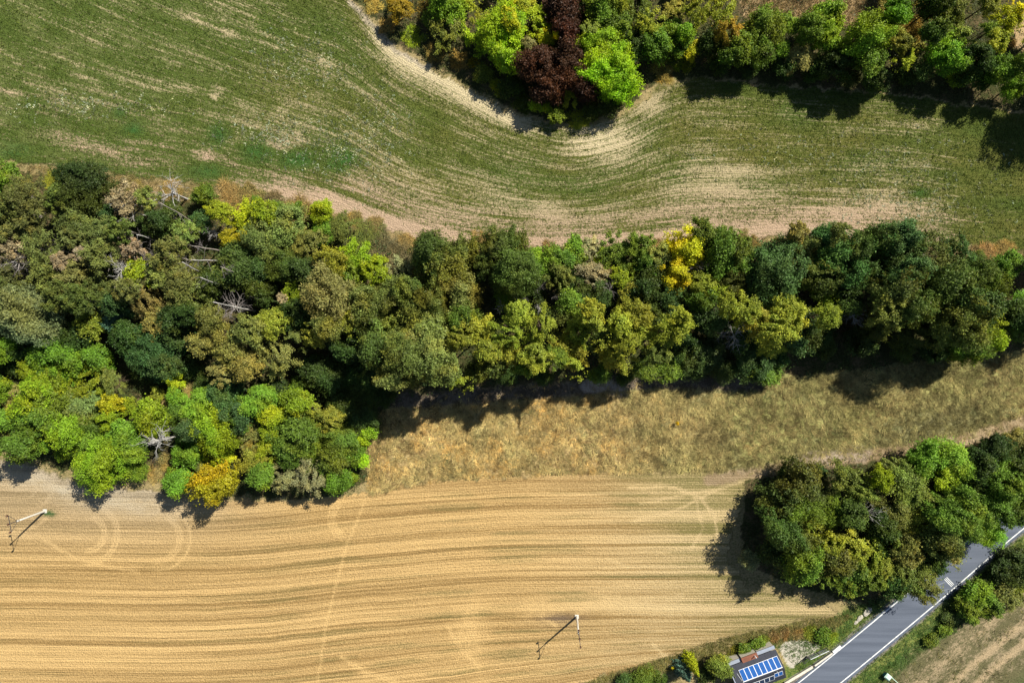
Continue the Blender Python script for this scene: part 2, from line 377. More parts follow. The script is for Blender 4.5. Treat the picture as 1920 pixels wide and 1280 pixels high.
path([(688,925),(672,970),(652,1015),(640,1060),(628,1105),(612,1170),(598,1260),(590,1330)], 2.4, .42)
path([(80,1010),(140,1045),(200,1062),(260,1072)], 2.5, .6); path([(0,1000),(70,985),(100,960)], 3, .5)
path([(640,1230),(690,1262),(740,1275)], 4, .5); path([(840,1175),(870,1222),(900,1250)], 5, .5); path([(990,1140),(1040,1172)], 4, .5)
path([(1180,915),(1260,912),(1310,930),(1340,965),(1345,1005)], 2.6, .75); path([(1190,975),(1260,960),(1310,935),(1350,915),(1440,890)], 2.6, .6)
path([(1200,945),(1290,925),(1360,915)], 2.2, .5); path([(1300,920),(1318,990),(1296,1030)], 2.4, .5); path([(1140,1048),(1180,1062)], 2.4, .5)
path([(1225,1208),(1240,1222),(1262,1234)], 2.6, .7); path([(1080,1150),(1180,1120),(1280,1118)], 5, .35)
for cx, cy, rx, ry, k in ((882,1180,28,44,.55),(1010,1150,40,14,.4),(1160,1130,90,26,.35),(1290,1145,110,26,.3)):
    trk = np.maximum(trk, k * np.exp(-((PX - cx) / rx) ** 2 - ((PY - cy) / ry) ** 2) * (0.5 + 1.0 * fbm(X / .8, Y / .8, 91)))
sa = lay(np.broadcast_to(rgb(.255, .160, .058), shape + (3,)), rgb(.165, .138, .05), np.clip(green * 1.2, 0, 1) * (.45 + .75 * mid))
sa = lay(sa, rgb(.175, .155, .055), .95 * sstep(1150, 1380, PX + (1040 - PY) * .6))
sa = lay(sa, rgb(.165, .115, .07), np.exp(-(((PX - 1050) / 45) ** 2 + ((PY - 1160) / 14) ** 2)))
sb = lay(np.broadcast_to(rgb(.58, .39, .165), shape + (3,)), rgb(.52, .395, .205), sstep(900, 1350, PX))
pale = np.exp(-((PY - curve(STUB_TOP, PX) - 22) / 26) ** 2) * sstep(450, 250, PX) * (0.35 + .9 * fbm(X / 3, Y / 2, 95))
grey = sstep(1080, 930, PY) * sstep(640, 250, PX)
sa = lay(sa, rgb(.245, .185, .10), .8 * grey); sb = lay(sb, rgb(.40, .31, .19), .7 * grey)
sb = lay(sb, rgb(.47, .40, .285), np.clip(pale, 0, 1)); 
weed = np.exp(-((PX - 92) / 12) ** 2 - ((PY - 963) / 6) ** 2); sa = lay(sa, rgb(.05, .10, .03), np.clip(weed * 1.5, 0, 1))
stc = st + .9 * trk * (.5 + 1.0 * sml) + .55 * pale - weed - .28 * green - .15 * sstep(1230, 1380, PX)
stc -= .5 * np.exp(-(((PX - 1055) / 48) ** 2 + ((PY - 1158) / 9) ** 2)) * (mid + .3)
A[f] = sa[f]; B[f] = sb[f]; C[f] = stc[f]
FL[f] = np.stack([X, row * 0.1], -1)[f]
Z[f] = (0.07 * (r2 - .5) + 0.05 * (sml - .5))[f]

# --- meadow of dry uncut grass
f = inside(P_MEADOW, jx, jy); reg[f] = 3
q = sstep(1000, 1500, PX)
ma = lay(np.broadcast_to(rgb(.15, .10, .04), shape + (3,)), rgb(.11, .108, .032), np.clip(q * .8 + (big - .5) * 1.6, 0, 1))
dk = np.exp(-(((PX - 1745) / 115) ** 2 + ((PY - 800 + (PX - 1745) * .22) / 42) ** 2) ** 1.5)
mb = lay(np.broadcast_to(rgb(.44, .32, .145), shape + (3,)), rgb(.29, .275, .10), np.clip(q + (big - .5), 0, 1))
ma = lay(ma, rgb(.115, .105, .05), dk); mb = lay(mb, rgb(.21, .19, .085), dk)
grn = sstep(.58, .75, fbm(X / 3.2, Y / 2.2, 101)) * .7
ma = lay(ma, rgb(.12, .135, .05), grn); mb = lay(mb, rgb(.25, .23, .11), grn)
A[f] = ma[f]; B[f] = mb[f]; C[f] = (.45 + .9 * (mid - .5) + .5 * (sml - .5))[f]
Z[f] = (0.40 * (sml - .5) + .3 * (mid - .5))[f]
FL[f] = np.stack([X * 1.2 + 2 * mid, Y * .7 + 2 * big], -1)[f]

# --- woodland floor
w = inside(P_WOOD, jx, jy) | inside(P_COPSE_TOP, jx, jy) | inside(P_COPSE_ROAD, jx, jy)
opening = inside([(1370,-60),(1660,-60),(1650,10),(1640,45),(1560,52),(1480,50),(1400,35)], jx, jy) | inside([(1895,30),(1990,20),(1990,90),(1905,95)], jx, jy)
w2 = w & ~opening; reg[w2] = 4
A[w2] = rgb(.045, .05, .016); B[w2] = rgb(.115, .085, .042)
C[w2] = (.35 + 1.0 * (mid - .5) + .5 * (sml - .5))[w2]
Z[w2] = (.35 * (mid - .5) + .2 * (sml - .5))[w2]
op = w & opening; A[op] = rgb(.21, .15, .065); B[op] = rgb(.39, .275, .145); C[op] = (.3 + .9 * mid)[op]

# --- fallow strip and verge south of the road
f = inside(P_FALLOW, jx, jy); reg[f] = 5
al = (PX - 1640) * .77 - (PY - 1280) * .64; ac = (PX - 1640) * .64 + (PY - 1280) * .77
tr2 = np.exp(-((ac - 92) / 9) ** 2) + np.exp(-((ac - 122) / 8) ** 2) + .5 * np.exp(-((ac - 52) / 14) ** 2)
fa = np.broadcast_to(rgb(.115, .105, .05), shape + (3,)); fb = lay(np.broadcast_to(rgb(.27, .215, .13), shape + (3,)), rgb(.37, .28, .165), np.clip(tr2, 0, 1))
fa = lay(fa, rgb(.07, .095, .032), sstep(150, 190, ac) * .8)
A[f] = fa[f]; B[f] = fb[f]; C[f] = (.30 + .9 * (fbm(al / 30, ac / 8, 111) - .5) + .55 * tr2 + .35 * (sml - .5) - .2 * sstep(140, 200, ac))[f]
FL[f] = np.stack([al * .06, ac * .16], -1)[f]; Z[f] = (.16 * (sml - .5) + .12 * (mid - .5))[f]

droad = dist_line(ROAD_MID, PX, PY)
vg = sstep(92, 55, droad + 30 * (mid - .5)) * ((reg == 0) | (reg == 5) | (reg == 2))
A = lay(A, rgb(.05, .10, .02), vg); B = lay(B, rgb(.17, .19, .05), vg)
# --- paths: shaded dirt track along the wood, trodden strip along the meadow's lower edge
def strip(pts, w0, ca, cb, c, k=1.0, zz=None):
    global A, B, C, Z
    d = dist_line(pts, jx * .6 + PX * .4, jy * .6 + PY * .4); m = k * sstep(w0 * 1.25, w0 * .6, d)
    A = lay(A, rgb(*ca), m); B = lay(B, rgb(*cb), m); C = C * (1 - m) + m * (c + .8 * (mid - .5) + .5 * (sml - .5)); Z = Z * (1 - .8 * m)
    return m
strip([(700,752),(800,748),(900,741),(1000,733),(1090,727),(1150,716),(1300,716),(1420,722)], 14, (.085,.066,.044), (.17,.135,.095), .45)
strip([(1100,724),(1135,722),(1165,738)], 12, (.27,.2,.14), (.43,.35,.27), .65)
strip([(1330,900),(1420,884),(1500,871),(1640,851),(1790,828),(1920,790),(2080,735)], 13, (.23,.165,.09), (.38,.285,.175), .55, .95)
strip([(1500,862),(1560,856),(1620,850)], 15, (.24,.185,.13), (.37,.30,.23), .6, .8)
strip([(0,868),(60,880),(150,915),(300,932)], 9, (.27,.22,.15), (.42,.36,.27), .5, .6)
strip([(655,5),(700,52),(742,97),(800,128)], 5, (.3,.25,.17), (.46,.39,.28), .6, .9)
strip([(120,332),(260,350),(400,362),(520,384),(640,412),(740,452)], 12, (.20,.145,.06), (.33,.245,.12), .5, .8)
strip([(700,925),(705,870),(712,820),(722,770)], 3.0, (.09,.08,.03), (.16,.13,.06), .3, .7)
f = inside(P_YARD, PX + (mid - .5) * 8, PY + (mid - .5) * 8); reg[f] = 6
A[f] = rgb(.38, .35, .28); B[f] = rgb(.48, .445, .37); C[f] = (.55 + .9 * (sml - .5) + .7 * (mid - .5))[f]; Z[f] *= .2
# gravel shoulders
sh = sstep(36, 33, droad) ; A = lay(A, rgb(.12, .105, .095), sh); B = lay(B, rgb(.23, .205, .185), sh)
Z = np.where(droad < 34, -0.06, Z * sstep(30, 60, droad) + (-0.02) * (1 - sstep(30, 60, droad)))
near = (PX > -150) & (PX < 2070) & (PY > -130) & (PY < 1410)
Z = np.where(near, Z, 0.0)
Z = np.minimum(Z, .3)

verts = np.stack([X, Y, Z], -1).reshape(-1, 3)
nx, ny = shape
idx = np.arange(nx * ny).reshape(nx, ny)
quads = np.stack([idx[:-1, 1:], idx[1:, 1:], idx[1:, :-1], idx[:-1, :-1]], -1).reshape(-1, 4)
freg = reg[:-1, :-1].reshape(-1)
GM = {0: ('ground', ground_mat('margin_grass', 2.2, 4, 3.0, .35, 5, .8)),
      1: ('crop_field', row_mat('crop_rows', ((.03, 1.1, .20), (.06, 2.8, .34), (.4, 4.5, .2)), 1.8, .46, 2.3, .34, 3.6, .8, .1)),
      2: ('stubble_field', row_mat('stubble', ((.003, .42, .55), (.006, 1.3, .45), (.012, 3.0, .40), (.05, 5.0, .25)), 1.05, .42, 2.9, .20, 3.6, .8, .08)),
      3: ('meadow', ground_mat('dry_meadow', 1.6, 4, 2.5, .35, 4, .9, .2)),
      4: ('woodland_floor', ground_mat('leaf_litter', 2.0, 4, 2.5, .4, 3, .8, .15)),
      5: ('fallow_field', ground_mat('fallow_soil', 2.0, 4, 2.4, .35, 4, .9, .15)),
      6: ('gravel_yard', ground_mat('yard_gravel', 3.0, 5, 2.2, .25, 9, .6, .05))}
A2, B2, C2, F2 = A.reshape(-1, 3), B.reshape(-1, 3), C.reshape(-1), FL.reshape(-1, 2)
for k, (nm, mt) in GM.items():
    q = quads[freg == k]
    u, inv = np.unique(q, return_inverse=True)
    o = mesh_obj(nm, verts[u], inv.reshape(q.shape), mt, smooth=True); structure(o)
    me = o.data; n = len(u)
    for an, src in (('cover_a', A2), ('cover_b', B2)):
        a = me.attributes.new(an, 'FLOAT_COLOR', 'POINT'); c4 = np.ones((n, 4), np.float32); c4[:, :3] = src[u]; a.data.foreach_set('color', c4.ravel())
    a = me.attributes.new('cover', 'FLOAT', 'POINT'); a.data.foreach_set('value', C2[u].astype(np.float32))
    a = me.attributes.new('flow', 'FLOAT_VECTOR', 'POINT'); v3 = np.zeros((n, 3), np.float32); v3[:, :2] = F2[u]; a.data.foreach_set('vector', v3.ravel())

# ------------------------------------------------------------------ road
def densify(pts, n=8):
    p = np.array(pts, float); tt = np.arange(len(p)); ts = np.linspace(0, len(p) - 1, (len(p) - 1) * n + 1)
    return [(float(np.interp(a, tt, p[:, 0])), float(np.interp(a, tt, p[:, 1]))) for a in ts]
def smooth_line(pts, it=3):
    p = np.array(densify(pts, 6))
    for _ in range(it * 4): p[1:-1] = (p[:-2] + 2 * p[1:-1] + p[2:]) / 4
    return [tuple(a) for a in p]
ROAD_S = smooth_line(ROAD_UP)
def ribbon(name, d0, d1, z, mat, lo=None, hi=None, thick=0.0, parent=None):
    a = offset_line(ROAD_S, d0); b = offset_line(ROAD_S, d1)
    if lo is not None:
        k = [i for i, p in enumerate(ROAD_S) if lo <= p[0] <= hi]; a = [a[i] for i in k]; b = [b[i] for i in k]
    v = [(*W(*p), z) for p in a] + [(*W(*p), z) for p in b]; n = len(a)
    fcs = [(i, n + i, n + i + 1, i + 1) for i in range(n - 1)]
    if thick:
        v += [(x, y, z - thick) for x, y, _ in v]
        m = 2 * n
        fcs += [(i, i + 1, m + i + 1, m + i) for i in range(n - 1)] + [(n + i + 1, n + i, m + n + i, m + n + i + 1) for i in range(n - 1)]
    return mesh_obj(name, v, fcs, mat, parent)
def asphalt():
    m, nt, b = new_mat('asphalt'); N = nt.nodes; L = nt.links
    geo = N.new('ShaderNodeNewGeometry'); mp = N.new('ShaderNodeMapping'); mp.inputs['Rotation'].default_value = (0, 0, math.radians(-39)); mp.inputs['Scale'].default_value = (.04, .7, 1)
    L.new(geo.outputs['Position'], mp.inputs[0])
    n1 = N.new('ShaderNodeTexNoise'); n1.inputs['Scale'].default_value = 1.4; n1.inputs['Detail'].default_value = 5; L.new(mp.outputs[0], n1.inputs['Vector'])
    n2 = N.new('ShaderNodeTexNoise'); n2.inputs['Scale'].default_value = 7; n2.inputs['Detail'].default_value = 6; L.new(geo.outputs['Position'], n2.inputs['Vector'])
    ad = N.new('ShaderNodeMath'); ad.operation = 'MULTIPLY_ADD'; ad.inputs[1].default_value = .35; L.new(n2.outputs['Fac'], ad.inputs[0]); L.new(n1.outputs['Fac'], ad.inputs[2])
    cr = N.new('ShaderNodeValToRGB'); cr.color_ramp.elements[0].position = .45; cr.color_ramp.elements[0].color = (.074, .089, .120, 1)
    cr.color_ramp.elements[1].position = .9; cr.color_ramp.elements[1].color = (.128, .148, .190, 1)
    L.new(ad.outputs[0], cr.inputs[0]); L.new(cr.outputs[0], b.inputs['Base Color']); b.inputs['Roughness'].default_value = .8; b.inputs['Specular IOR Level'].default_value = .3
    bp = N.new('ShaderNodeBump'); bp.inputs['Strength'].default_value = .25; bp.inputs['Distance'].default_value = .02; L.new(n2.outputs['Fac'], bp.inputs['Height']); L.new(bp.outputs[0], b.inputs['Normal'])
    return m
M_ASPH = asphalt()
M_PAINT = plain('road_paint', (.70, .71, .70), .6, var=.28, scale=1.3)
M_CRACK = plain('crack_sealant', (.26, .285, .32), .7, var=.2)
road = structure(ribbon('road', -4.5, 55, 0.03, M_ASPH, thick=.1))
ribbon('edge_line', -1.0, 1.0, 0.036, M_PAINT, parent=road)
ribbon('edge_line', 48.5, 50.5, 0.036, M_PAINT, parent=road)
for k in range(3):          # rumble bars on the right-hand lane
    p0 = (1774.8 - k * 2.1, 1081.3 + k * 1.95); d = (13.6, 14.0); w_ = (.5, -.37)
    c = [(p0[0] - w_[0], p0[1] - w_[1]), (p0[0] + d[0] - w_[0], p0[1] + d[1] - w_[1]), (p0[0] + d[0] + w_[0], p0[1] + d[1] + w_[1]), (p0[0] + w_[0], p0[1] + w_[1])]
    mesh_obj('rumble_bar', [(*W(*q), .036) for q in c], [(0, 1, 2, 3)], M_PAINT, road)
for pts in ([(1757,1099),(1763,1094),(1772,1090.5)], [(1761,1103),(1765,1098)], [(1762,1107.5),(1770,1105.5),(1779,1104)], [(1762.5,1110),(1762,1117)]):
    v = []; 
    for i, (x, y) in enumerate(pts): v += [(*W(x, y - .35), .0345), (*W(x + .2, y + .35), .0345)]
    mesh_obj('sealed_crack', v, [(2*i, 2*i+1, 2*i+3, 2*i+2) for i in range(len(pts) - 1)], M_CRACK, road)
# ------------------------------------------------------------------ plants: crowns of small leaf faces, a few patterns per kind and size
def unit(v): return v / np.maximum(np.linalg.norm(v, axis=-1, keepdims=True), 1e-9)
def leaf_mesh(name, P, Nn, L, Wd, tint, mat, rng, tri=False, D=None):
    """one small face per leaf: P centres, Nn normals, L length, Wd width, D optional leaf direction"""
    n = len(P)
    if D is None: D = rng.normal(size=(n, 3))
    T = unit(D - (D * Nn).sum(-1, keepdims=True) * Nn); Bn = np.cross(Nn, T)
    L = np.broadcast_to(L, n)[:, None]; Wd = np.broadcast_to(Wd, n)[:, None]
    if tri:
        v = np.stack([P - Bn * Wd * .5, P + Bn * Wd * .5, P + T * L], 1); k = 3
    else:
        v = np.stack([P - T * L * .5, P + Bn * Wd * .5 - T * L * .05, P + T * L * .5, P - Bn * Wd * .5 - T * L * .05], 1); k = 4
    f = np.arange(n * k).reshape(n, k)
    me_o = mesh_obj(name, v.reshape(-1, 3), f, mat)
    a = me_o.data.attributes.new('tint', 'FLOAT_COLOR', 'POINT')
    if tint.shape[1] == 2: tint = np.concatenate([tint, np.clip((.5 - tint[:, 1:2]) * .7 + rng.normal(0, .12, (n, 1)), 0, 1)], 1)
    c = np.ones((n, k, 4), np.float32); c[..., :3] = np.clip(tint, 0, 3)[:, None, :]
    a.data.foreach_set('color', c.ravel())
    me = me_o.data; bpy.data.objects.remove(me_o); return me

def lumps_to_leaves(rng, cen, rad, clumps, per, leaf, name, mat, upb=.35, flat=.9, spread=.2, yel=.25):
    """cen/rad: lobes of the crown; each lobe carries clumps on its skin, each clump a handful of leaves"""
    Ps, Ns, Ts = [], [], []
    for c, r in zip(cen, rad):
        m = max(3, int(clumps * (np.mean(r) / np.mean(rad)) ** 2))
        d = unit(rng.normal(size=(m, 3)) + np.array([0, 0, upb])); d = d[d[:, 2] > -.55]; m = len(d)
        q = c + d * r * rng.uniform(.5, 1.22, (m, 1)) ** .8
        cs = (.12 + np.mean(r) * spread * .75) * rng.uniform(.5, 1.5, (m, 1, 1))
        p = q[:, None, :] + rng.normal(size=(m, per, 3)) * cs * np.array([1, 1, .6])
        nn = unit(d[:, None, :] * .55 + np.array([0, 0, .45]) + rng.normal(size=(m, per, 3)) * .55)
        lb = rng.normal(1, .13); ly = max(0, rng.normal(.1, yel * 1.3))
        tb = (lb * rng.normal(1, .16, (m, 1)) * rng.normal(1, .2, (m, per))); ty = np.clip(ly + rng.normal(0, yel * .5, (m, 1)) + rng.normal(0, .1, (m, per)), 0, 1)
        Ps.append(p.reshape(-1, 3)); Ns.append(nn.reshape(-1, 3)); Ts.append(np.stack([tb, ty], -1).reshape(-1, 2))
    P = np.concatenate(Ps); Nn = np.concatenate(Ns); T = np.concatenate(Ts); n = len(P)
    L = leaf * rng.uniform(.7, 1.35, n)
    return leaf_mesh(name, P, Nn, L, L * .68, T, mat, rng)

def noise3(p, seed, sc):
    return (vnoise(p[:, 0] / sc + p[:, 2] / sc * .6, p[:, 1] / sc - p[:, 2] / sc * .5, seed) + vnoise(p[:, 2] / sc + 31 + p[:, 1] / sc * .4, p[:, 0] / sc * .7 + p[:, 1] / sc * .7, seed + 1) - 1) * 1.05 + .5
def crown_broad(seed, R, leaf=.25):
    """uneven crown: leaf clumps fill a ragged envelope, with hollows between the boughs"""
    rng = np.random.default_rng(seed); n = int(1150 * R ** 1.35)
    d = unit(rng.normal(size=(n, 3)) + np.array([0, 0, .35])); d = d[d[:, 2] > -.5]; n = len(d)
    off = rng.uniform(0, 50, 3); env = .55 + .40 * noise3(d + off, 301 + seed % 40, .5) + .30 * noise3(d + off, 331 + seed % 40, .24)
    q = d * env[:, None] * rng.uniform(.3, 1.15, (n, 1)) ** .8 * np.array([R * rng.uniform(.85, 1.12), R * rng.uniform(.85, 1.12), R * 1.05])
    hol = .65 * noise3(q + off * 3, 351 + seed % 30, .55 + .17 * R) + .35 * noise3(q + off * 4, 361 + seed % 30, .45); keep = hol > rng.normal(.50, .05, n); q = q[keep]; d = d[keep]; hol = hol[keep]; n = len(q); per = 8
    cs = rng.uniform(.13, .30, (n, 1, 1)); p = q[:, None] + rng.normal(size=(n, per, 3)) * cs * np.array([1, 1, .65])
    nn = unit(d[:, None] * .45 + np.array([0, 0, .5]) + rng.normal(size=(n, per, 3)) * .55)
    reg_b = noise3(q + off * 5, 371 + seed % 30, .8 * R); ty = np.clip((noise3(q + off * 7, 391 + seed % 30, .7 * R) - .45) * 1.3, -.3, .9)
    tb = (.78 + .35 * reg_b + .5 * (hol - .5))[:, None] * rng.normal(1, .12, (n, 1)) * rng.normal(1, .2, (n, per))
    T = np.stack([tb, np.clip(ty[:, None] + rng.normal(0, .12, (n, per)), -.3, 1)], -1).reshape(-1, 2); m = n * per; L = leaf * rng.uniform(.65, 1.4, m)
    return leaf_mesh('broad_crown', p.reshape(-1, 3), nn.reshape(-1, 3), L, L * .66, T, M_LEAF, rng)

def crown_feather(seed, R, leaf=.22):
    """loose crown: boughs thrown outward, hanging sprays along them, gaps between"""
    rng = np.random.default_rng(seed); K = int(15 + R * 2.6); Ps, Ns, Ts = [], [], []
    for i in range(K):
        az = 2 * math.pi * (i + rng.uniform(-.4, .4)) / K * 2.4; el = rng.uniform(.05, 1.1); ln = R * rng.uniform(.65, 1.12) * (1.05 - .25 * el)
        d = np.array([math.cos(az) * math.cos(el), math.sin(az) * math.cos(el), math.sin(el)])
        m = int(26 + R * 7); tt = rng.uniform(.25, 1, m) ** .75
        q = d * ln * tt[:, None] + np.array([0, 0, 1]) * (-.42 * R * tt ** 2.2)[:, None] + np.array([0, 0, .25 * R])
        q += rng.normal(size=(m, 3)) * .085 * R * (1.25 - tt[:, None])
        per = 12; p = q[:, None] + rng.normal(size=(m, per, 3)) * np.array([.24, .24, .24]) * (.55 + .12 * R)
        nn = unit(np.array([0, 0, .75]) + d * .35 + rng.normal(size=(m, per, 3)) * .55)
        lb = rng.normal(1, .1); ly = abs(rng.normal(0, .22))
        tb = lb * rng.normal(1, .12, (m, 1)) * rng.normal(1, .16, (m, per)); ty = np.clip(ly + .25 * tt[:, None] + rng.normal(0, .12, (m, per)), 0, 1)
        Ps.append(p.reshape(-1, 3)); Ns.append(nn.reshape(-1, 3)); Ts.append(np.stack([tb, ty], -1).reshape(-1, 2))
    P = np.concatenate(Ps); Nn = np.concatenate(Ns); Tt = np.concatenate(Ts); kp = noise3(P + seed % 37, 411 + seed % 20, .7) > rng.normal(.34, .06, len(P)); P, Nn, Tt = P[kp], Nn[kp], Tt[kp]; n = len(P); L = leaf * rng.uniform(.7, 1.5, n)
    return leaf_mesh('loose_crown', P, Nn, L, L * .55, Tt, M_LEAF, rng)

def crown_pine(seed, R, leaf=.34):
    """rounded old-pine crown of needle rosettes set in flat layers"""
    rng = np.random.default_rng(seed); K = int(24 + R * 13)
    d = unit(rng.normal(size=(K, 3)) + np.array([0, 0, .7])); d[:, 2] = np.maximum(d[:, 2], -.1)
    q = d * np.array([R, R, R * .75]) * rng.uniform(.45, 1.0, (K, 1)); Ps, Ns, Ts, Ds = [], [], [], []
    for c in q:
        m = 84; rr = R * rng.uniform(.12, .25)
        e = unit(rng.normal(size=(m, 3)) * np.array([1, 1, .45]) + np.array([0, 0, .25]))
        p = c + e * rr * rng.uniform(.2, 1, (m, 1))
        nn = unit(np.array([0, 0, .8]) + e * .3 + rng.normal(size=(m, 3)) * .45)
        lb = rng.normal(1, .16); ly = np.clip(rng.normal(.05, .25), 0, 1)
        Ps.append(p); Ns.append(nn); Ds.append(e); Ts.append(np.stack([lb * rng.normal(1, .18, m), np.clip(ly + rng.normal(0, .08, m), 0, 1)], -1))
    P = np.concatenate(Ps); n = len(P); L = leaf * rng.uniform(.7, 1.3, n)
    return leaf_mesh('pine_crown', P, np.concatenate(Ns), L, L * .42, np.concatenate(Ts), M_NEEDLE, rng, D=np.concatenate(Ds))

def crown_bush(seed, R, leaf=.19):
    rng = np.random.default_rng(seed); K = int(7 + R * 3)
    a = rng.uniform(0, 2 * math.pi, K); r0 = R * np.sqrt(rng.uniform(0, .5, K))
    cen = np.stack([r0 * np.cos(a), r0 * np.sin(a), R * (.15 + .42 * (1 - r0 / R)) * rng.uniform(.6, 1.2, K)], -1)
    rr = R * rng.uniform(.28, .48, (K, 1)) * np.array([1, 1, .9]); tot = 2300 * R ** 1.3; per = 8
    return lumps_to_leaves(rng, cen, rr, tot / per / K, per, leaf, 'bush_foliage', M_LEAF, upb=.5, spread=.16, yel=.3)

def crown_brush(seed, R):
    """dry scrub: fans of thin stalks"""
    rng = np.random.default_rng(seed); n = int(1500 * R ** 1.1); g = int(12 + 6 * R)
    gc = np.stack([rng.normal(0, .42 * R, g), rng.normal(0, .42 * R, g), np.zeros(g)], -1); gi = rng.integers(0, g, n)
    d = unit(rng.normal(size=(n, 3)) * np.array([.8, .8, .35]) + np.array([0, 0, .75])); P = gc[gi] + d * rng.uniform(0, .55, (n, 1)) * R * .7
    P[:, 2] = np.maximum(P[:, 2], .02); Nn = unit(np.cross(d, rng.normal(size=(n, 3))) + np.array([0, 0, .6])); L = rng.uniform(.35, .9, n) * (.5 + .2 * R)
    gb = rng.normal(1, .2, g)[gi] * rng.normal(1, .2, n); gyl = np.abs(rng.normal(0, .3, g))[gi]
    return leaf_mesh('dry_foliage', P, Nn, L, .085, np.stack([gb, np.clip(gyl, 0, 1)], -1), M_DRY, rng, tri=True, D=d)

def crown_cone(seed, R, leaf=.24):
    rng = np.random.default_rng(seed); n = int(2600 * R); hh = 2.6 * R
    t = rng.uniform(0, 1, n) ** 1.5; a = rng.uniform(0, 2 * math.pi, n); rr = R * (1 - t) ** .75 * rng.uniform(.6, 1.06, n) * (1 + .18 * np.sin(a * 7 + t * 25))
    P = np.stack([rr * np.cos(a), rr * np.sin(a), t * hh - .5 * R], -1); o = np.stack([np.cos(a), np.sin(a), np.full(n, .6)], -1)
    return leaf_mesh('cone_foliage', P, unit(o * .7 + rng.normal(size=(n, 3)) * .5), leaf * rng.uniform(.7, 1.3, n), leaf * .55, np.stack([rng.normal(1, .22, n), np.clip(rng.normal(0, .2, n), 0, 1)], -1), M_NEEDLE, rng, D=o)

def bough(mb, rng, p, d, ln, r, depth, k=4, droop=.0):
    pts = [p.copy()]; rad = [r]
    for i in range(3):
        d = unit(d + rng.normal(size=3) * .16 + np.array([0, 0, -droop])); p = p + d * ln / 3; pts.append(p.copy()); rad.append(r * (1 - .27 * (i + 1)))
    mb.tube(pts, rad, k if depth > 0 else 3, cap=False)
    if depth > 0:
        for j in range(rng.integers(3, 5)):
            i = rng.integers(1, 4); e = unit(d + rng.normal(size=3) * .62)
            bough(mb, rng, pts[i], e, ln * rng.uniform(.45, .75), r * .5, depth - 1, k, droop)

def mesh_of(mb, name, mat):
    o = mb.build(name, mat, smooth=True); me = o.data; bpy.data.objects.remove(o); return me
def trunk_mesh(seed, R, h, mat, lean=.04):
    """tapered trunk with limbs reaching into the crown; h = height of the crown's middle"""
    rng = np.random.default_rng(seed); mb = MB(); r = .045 * R + .06
    pts = [np.array([0, 0, -.3])]; n = 6
    for i in range(1, n + 1): pts.append(np.array([rng.normal(0, lean), rng.normal(0, lean), (h + .35 * R) * i / n]))
    mb.tube(pts, [r * 1.25] + [r * (1.05 - .8 * i / n) for i in range(1, n + 1)], 7)
    for j in range(int(6 + R)):
        z = h * rng.uniform(.55, 1.0); a = rng.uniform(0, 6.28); el = rng.uniform(.15, .9)
        bough(mb, rng, np.array([0, 0, z]), np.array([math.cos(a) * math.cos(el), math.sin(a) * math.cos(el), math.sin(el)]), R * rng.uniform(.3, .48), r * .42, 1, 4)
    return mesh_of(mb, 'trunk', mat)
def stem_mesh(seed, R):
    rng = np.random.default_rng(seed); mb = MB()
    for j in range(7):
        a = rng.uniform(0, 6.28); bough(mb, rng, np.array([rng.normal(0, .1), rng.normal(0, .1), -.1]), unit(np.array([math.cos(a) * .6, math.sin(a) * .6, .9])), R * .6, .03 + .012 * R, 0, 4)
    return mesh_of(mb, 'stems', M_BARK)
def dead_mesh(seed, R, mat):
    """bare branching crown without a leaf"""
    rng = np.random.default_rng(seed); mb = MB()
    for j in range(11):
        a = rng.uniform(0, 6.28); el = rng.uniform(-.1, 1.0)
        bough(mb, rng, np.array([0, 0, rng.uniform(-.35, .2) * R]), np.array([math.cos(a) * math.cos(el), math.sin(a) * math.cos(el), math.sin(el)]), R * rng.uniform(.6, .9), .026 * R + .01, 2, 4, .03)
    return mesh_of(mb, 'branches', mat)

PROTO = {}
def proto(kind, R, rnd):
    sizes = {'b': (1.6, 2.6, 3.6, 5.0), 'f': (2.0, 3.0, 4.2), 'p': (2.2, 3.2, 4.4), 's': (1.1, 1.8, 2.8, 4.2), 'k': (1.3, 2.2, 3.2), 'c': (1.6,), 'd': (1.6, 2.8)}[kind]
    i = min(range(len(sizes)), key=lambda j: abs(math.log(sizes[j] / R))); v = rnd.randrange(4 if kind in 'bfsp' else 3); key = (kind, i, v)
    if key not in PROTO:
        sd = 97 * i + 13 * v + ord(kind) * 1009; r = sizes[i]
        fn = {'b': crown_broad, 'f': crown_feather, 'p': crown_pine, 's': crown_bush, 'k': crown_brush, 'c': crown_cone}.get(kind)
        PROTO[key] = (fn(sd, r) if fn else dead_mesh(sd, r, M_DEAD if v != 1 else M_DEADDK), r)
    return PROTO[key]
TRUNKS = {}
def trunk_proto(kind, rnd):
    v = rnd.randrange(3); key = (kind, v)
    if key not in TRUNKS:
        TRUNKS[key] = stem_mesh(v + 5, 2.0) if kind == 's' else trunk_mesh(v * 7 + 3, 3.2, 8.0, {'p': M_PALEBARK, 'd': M_DEAD}.get(kind, M_BARK))
    return TRUNKS[key]

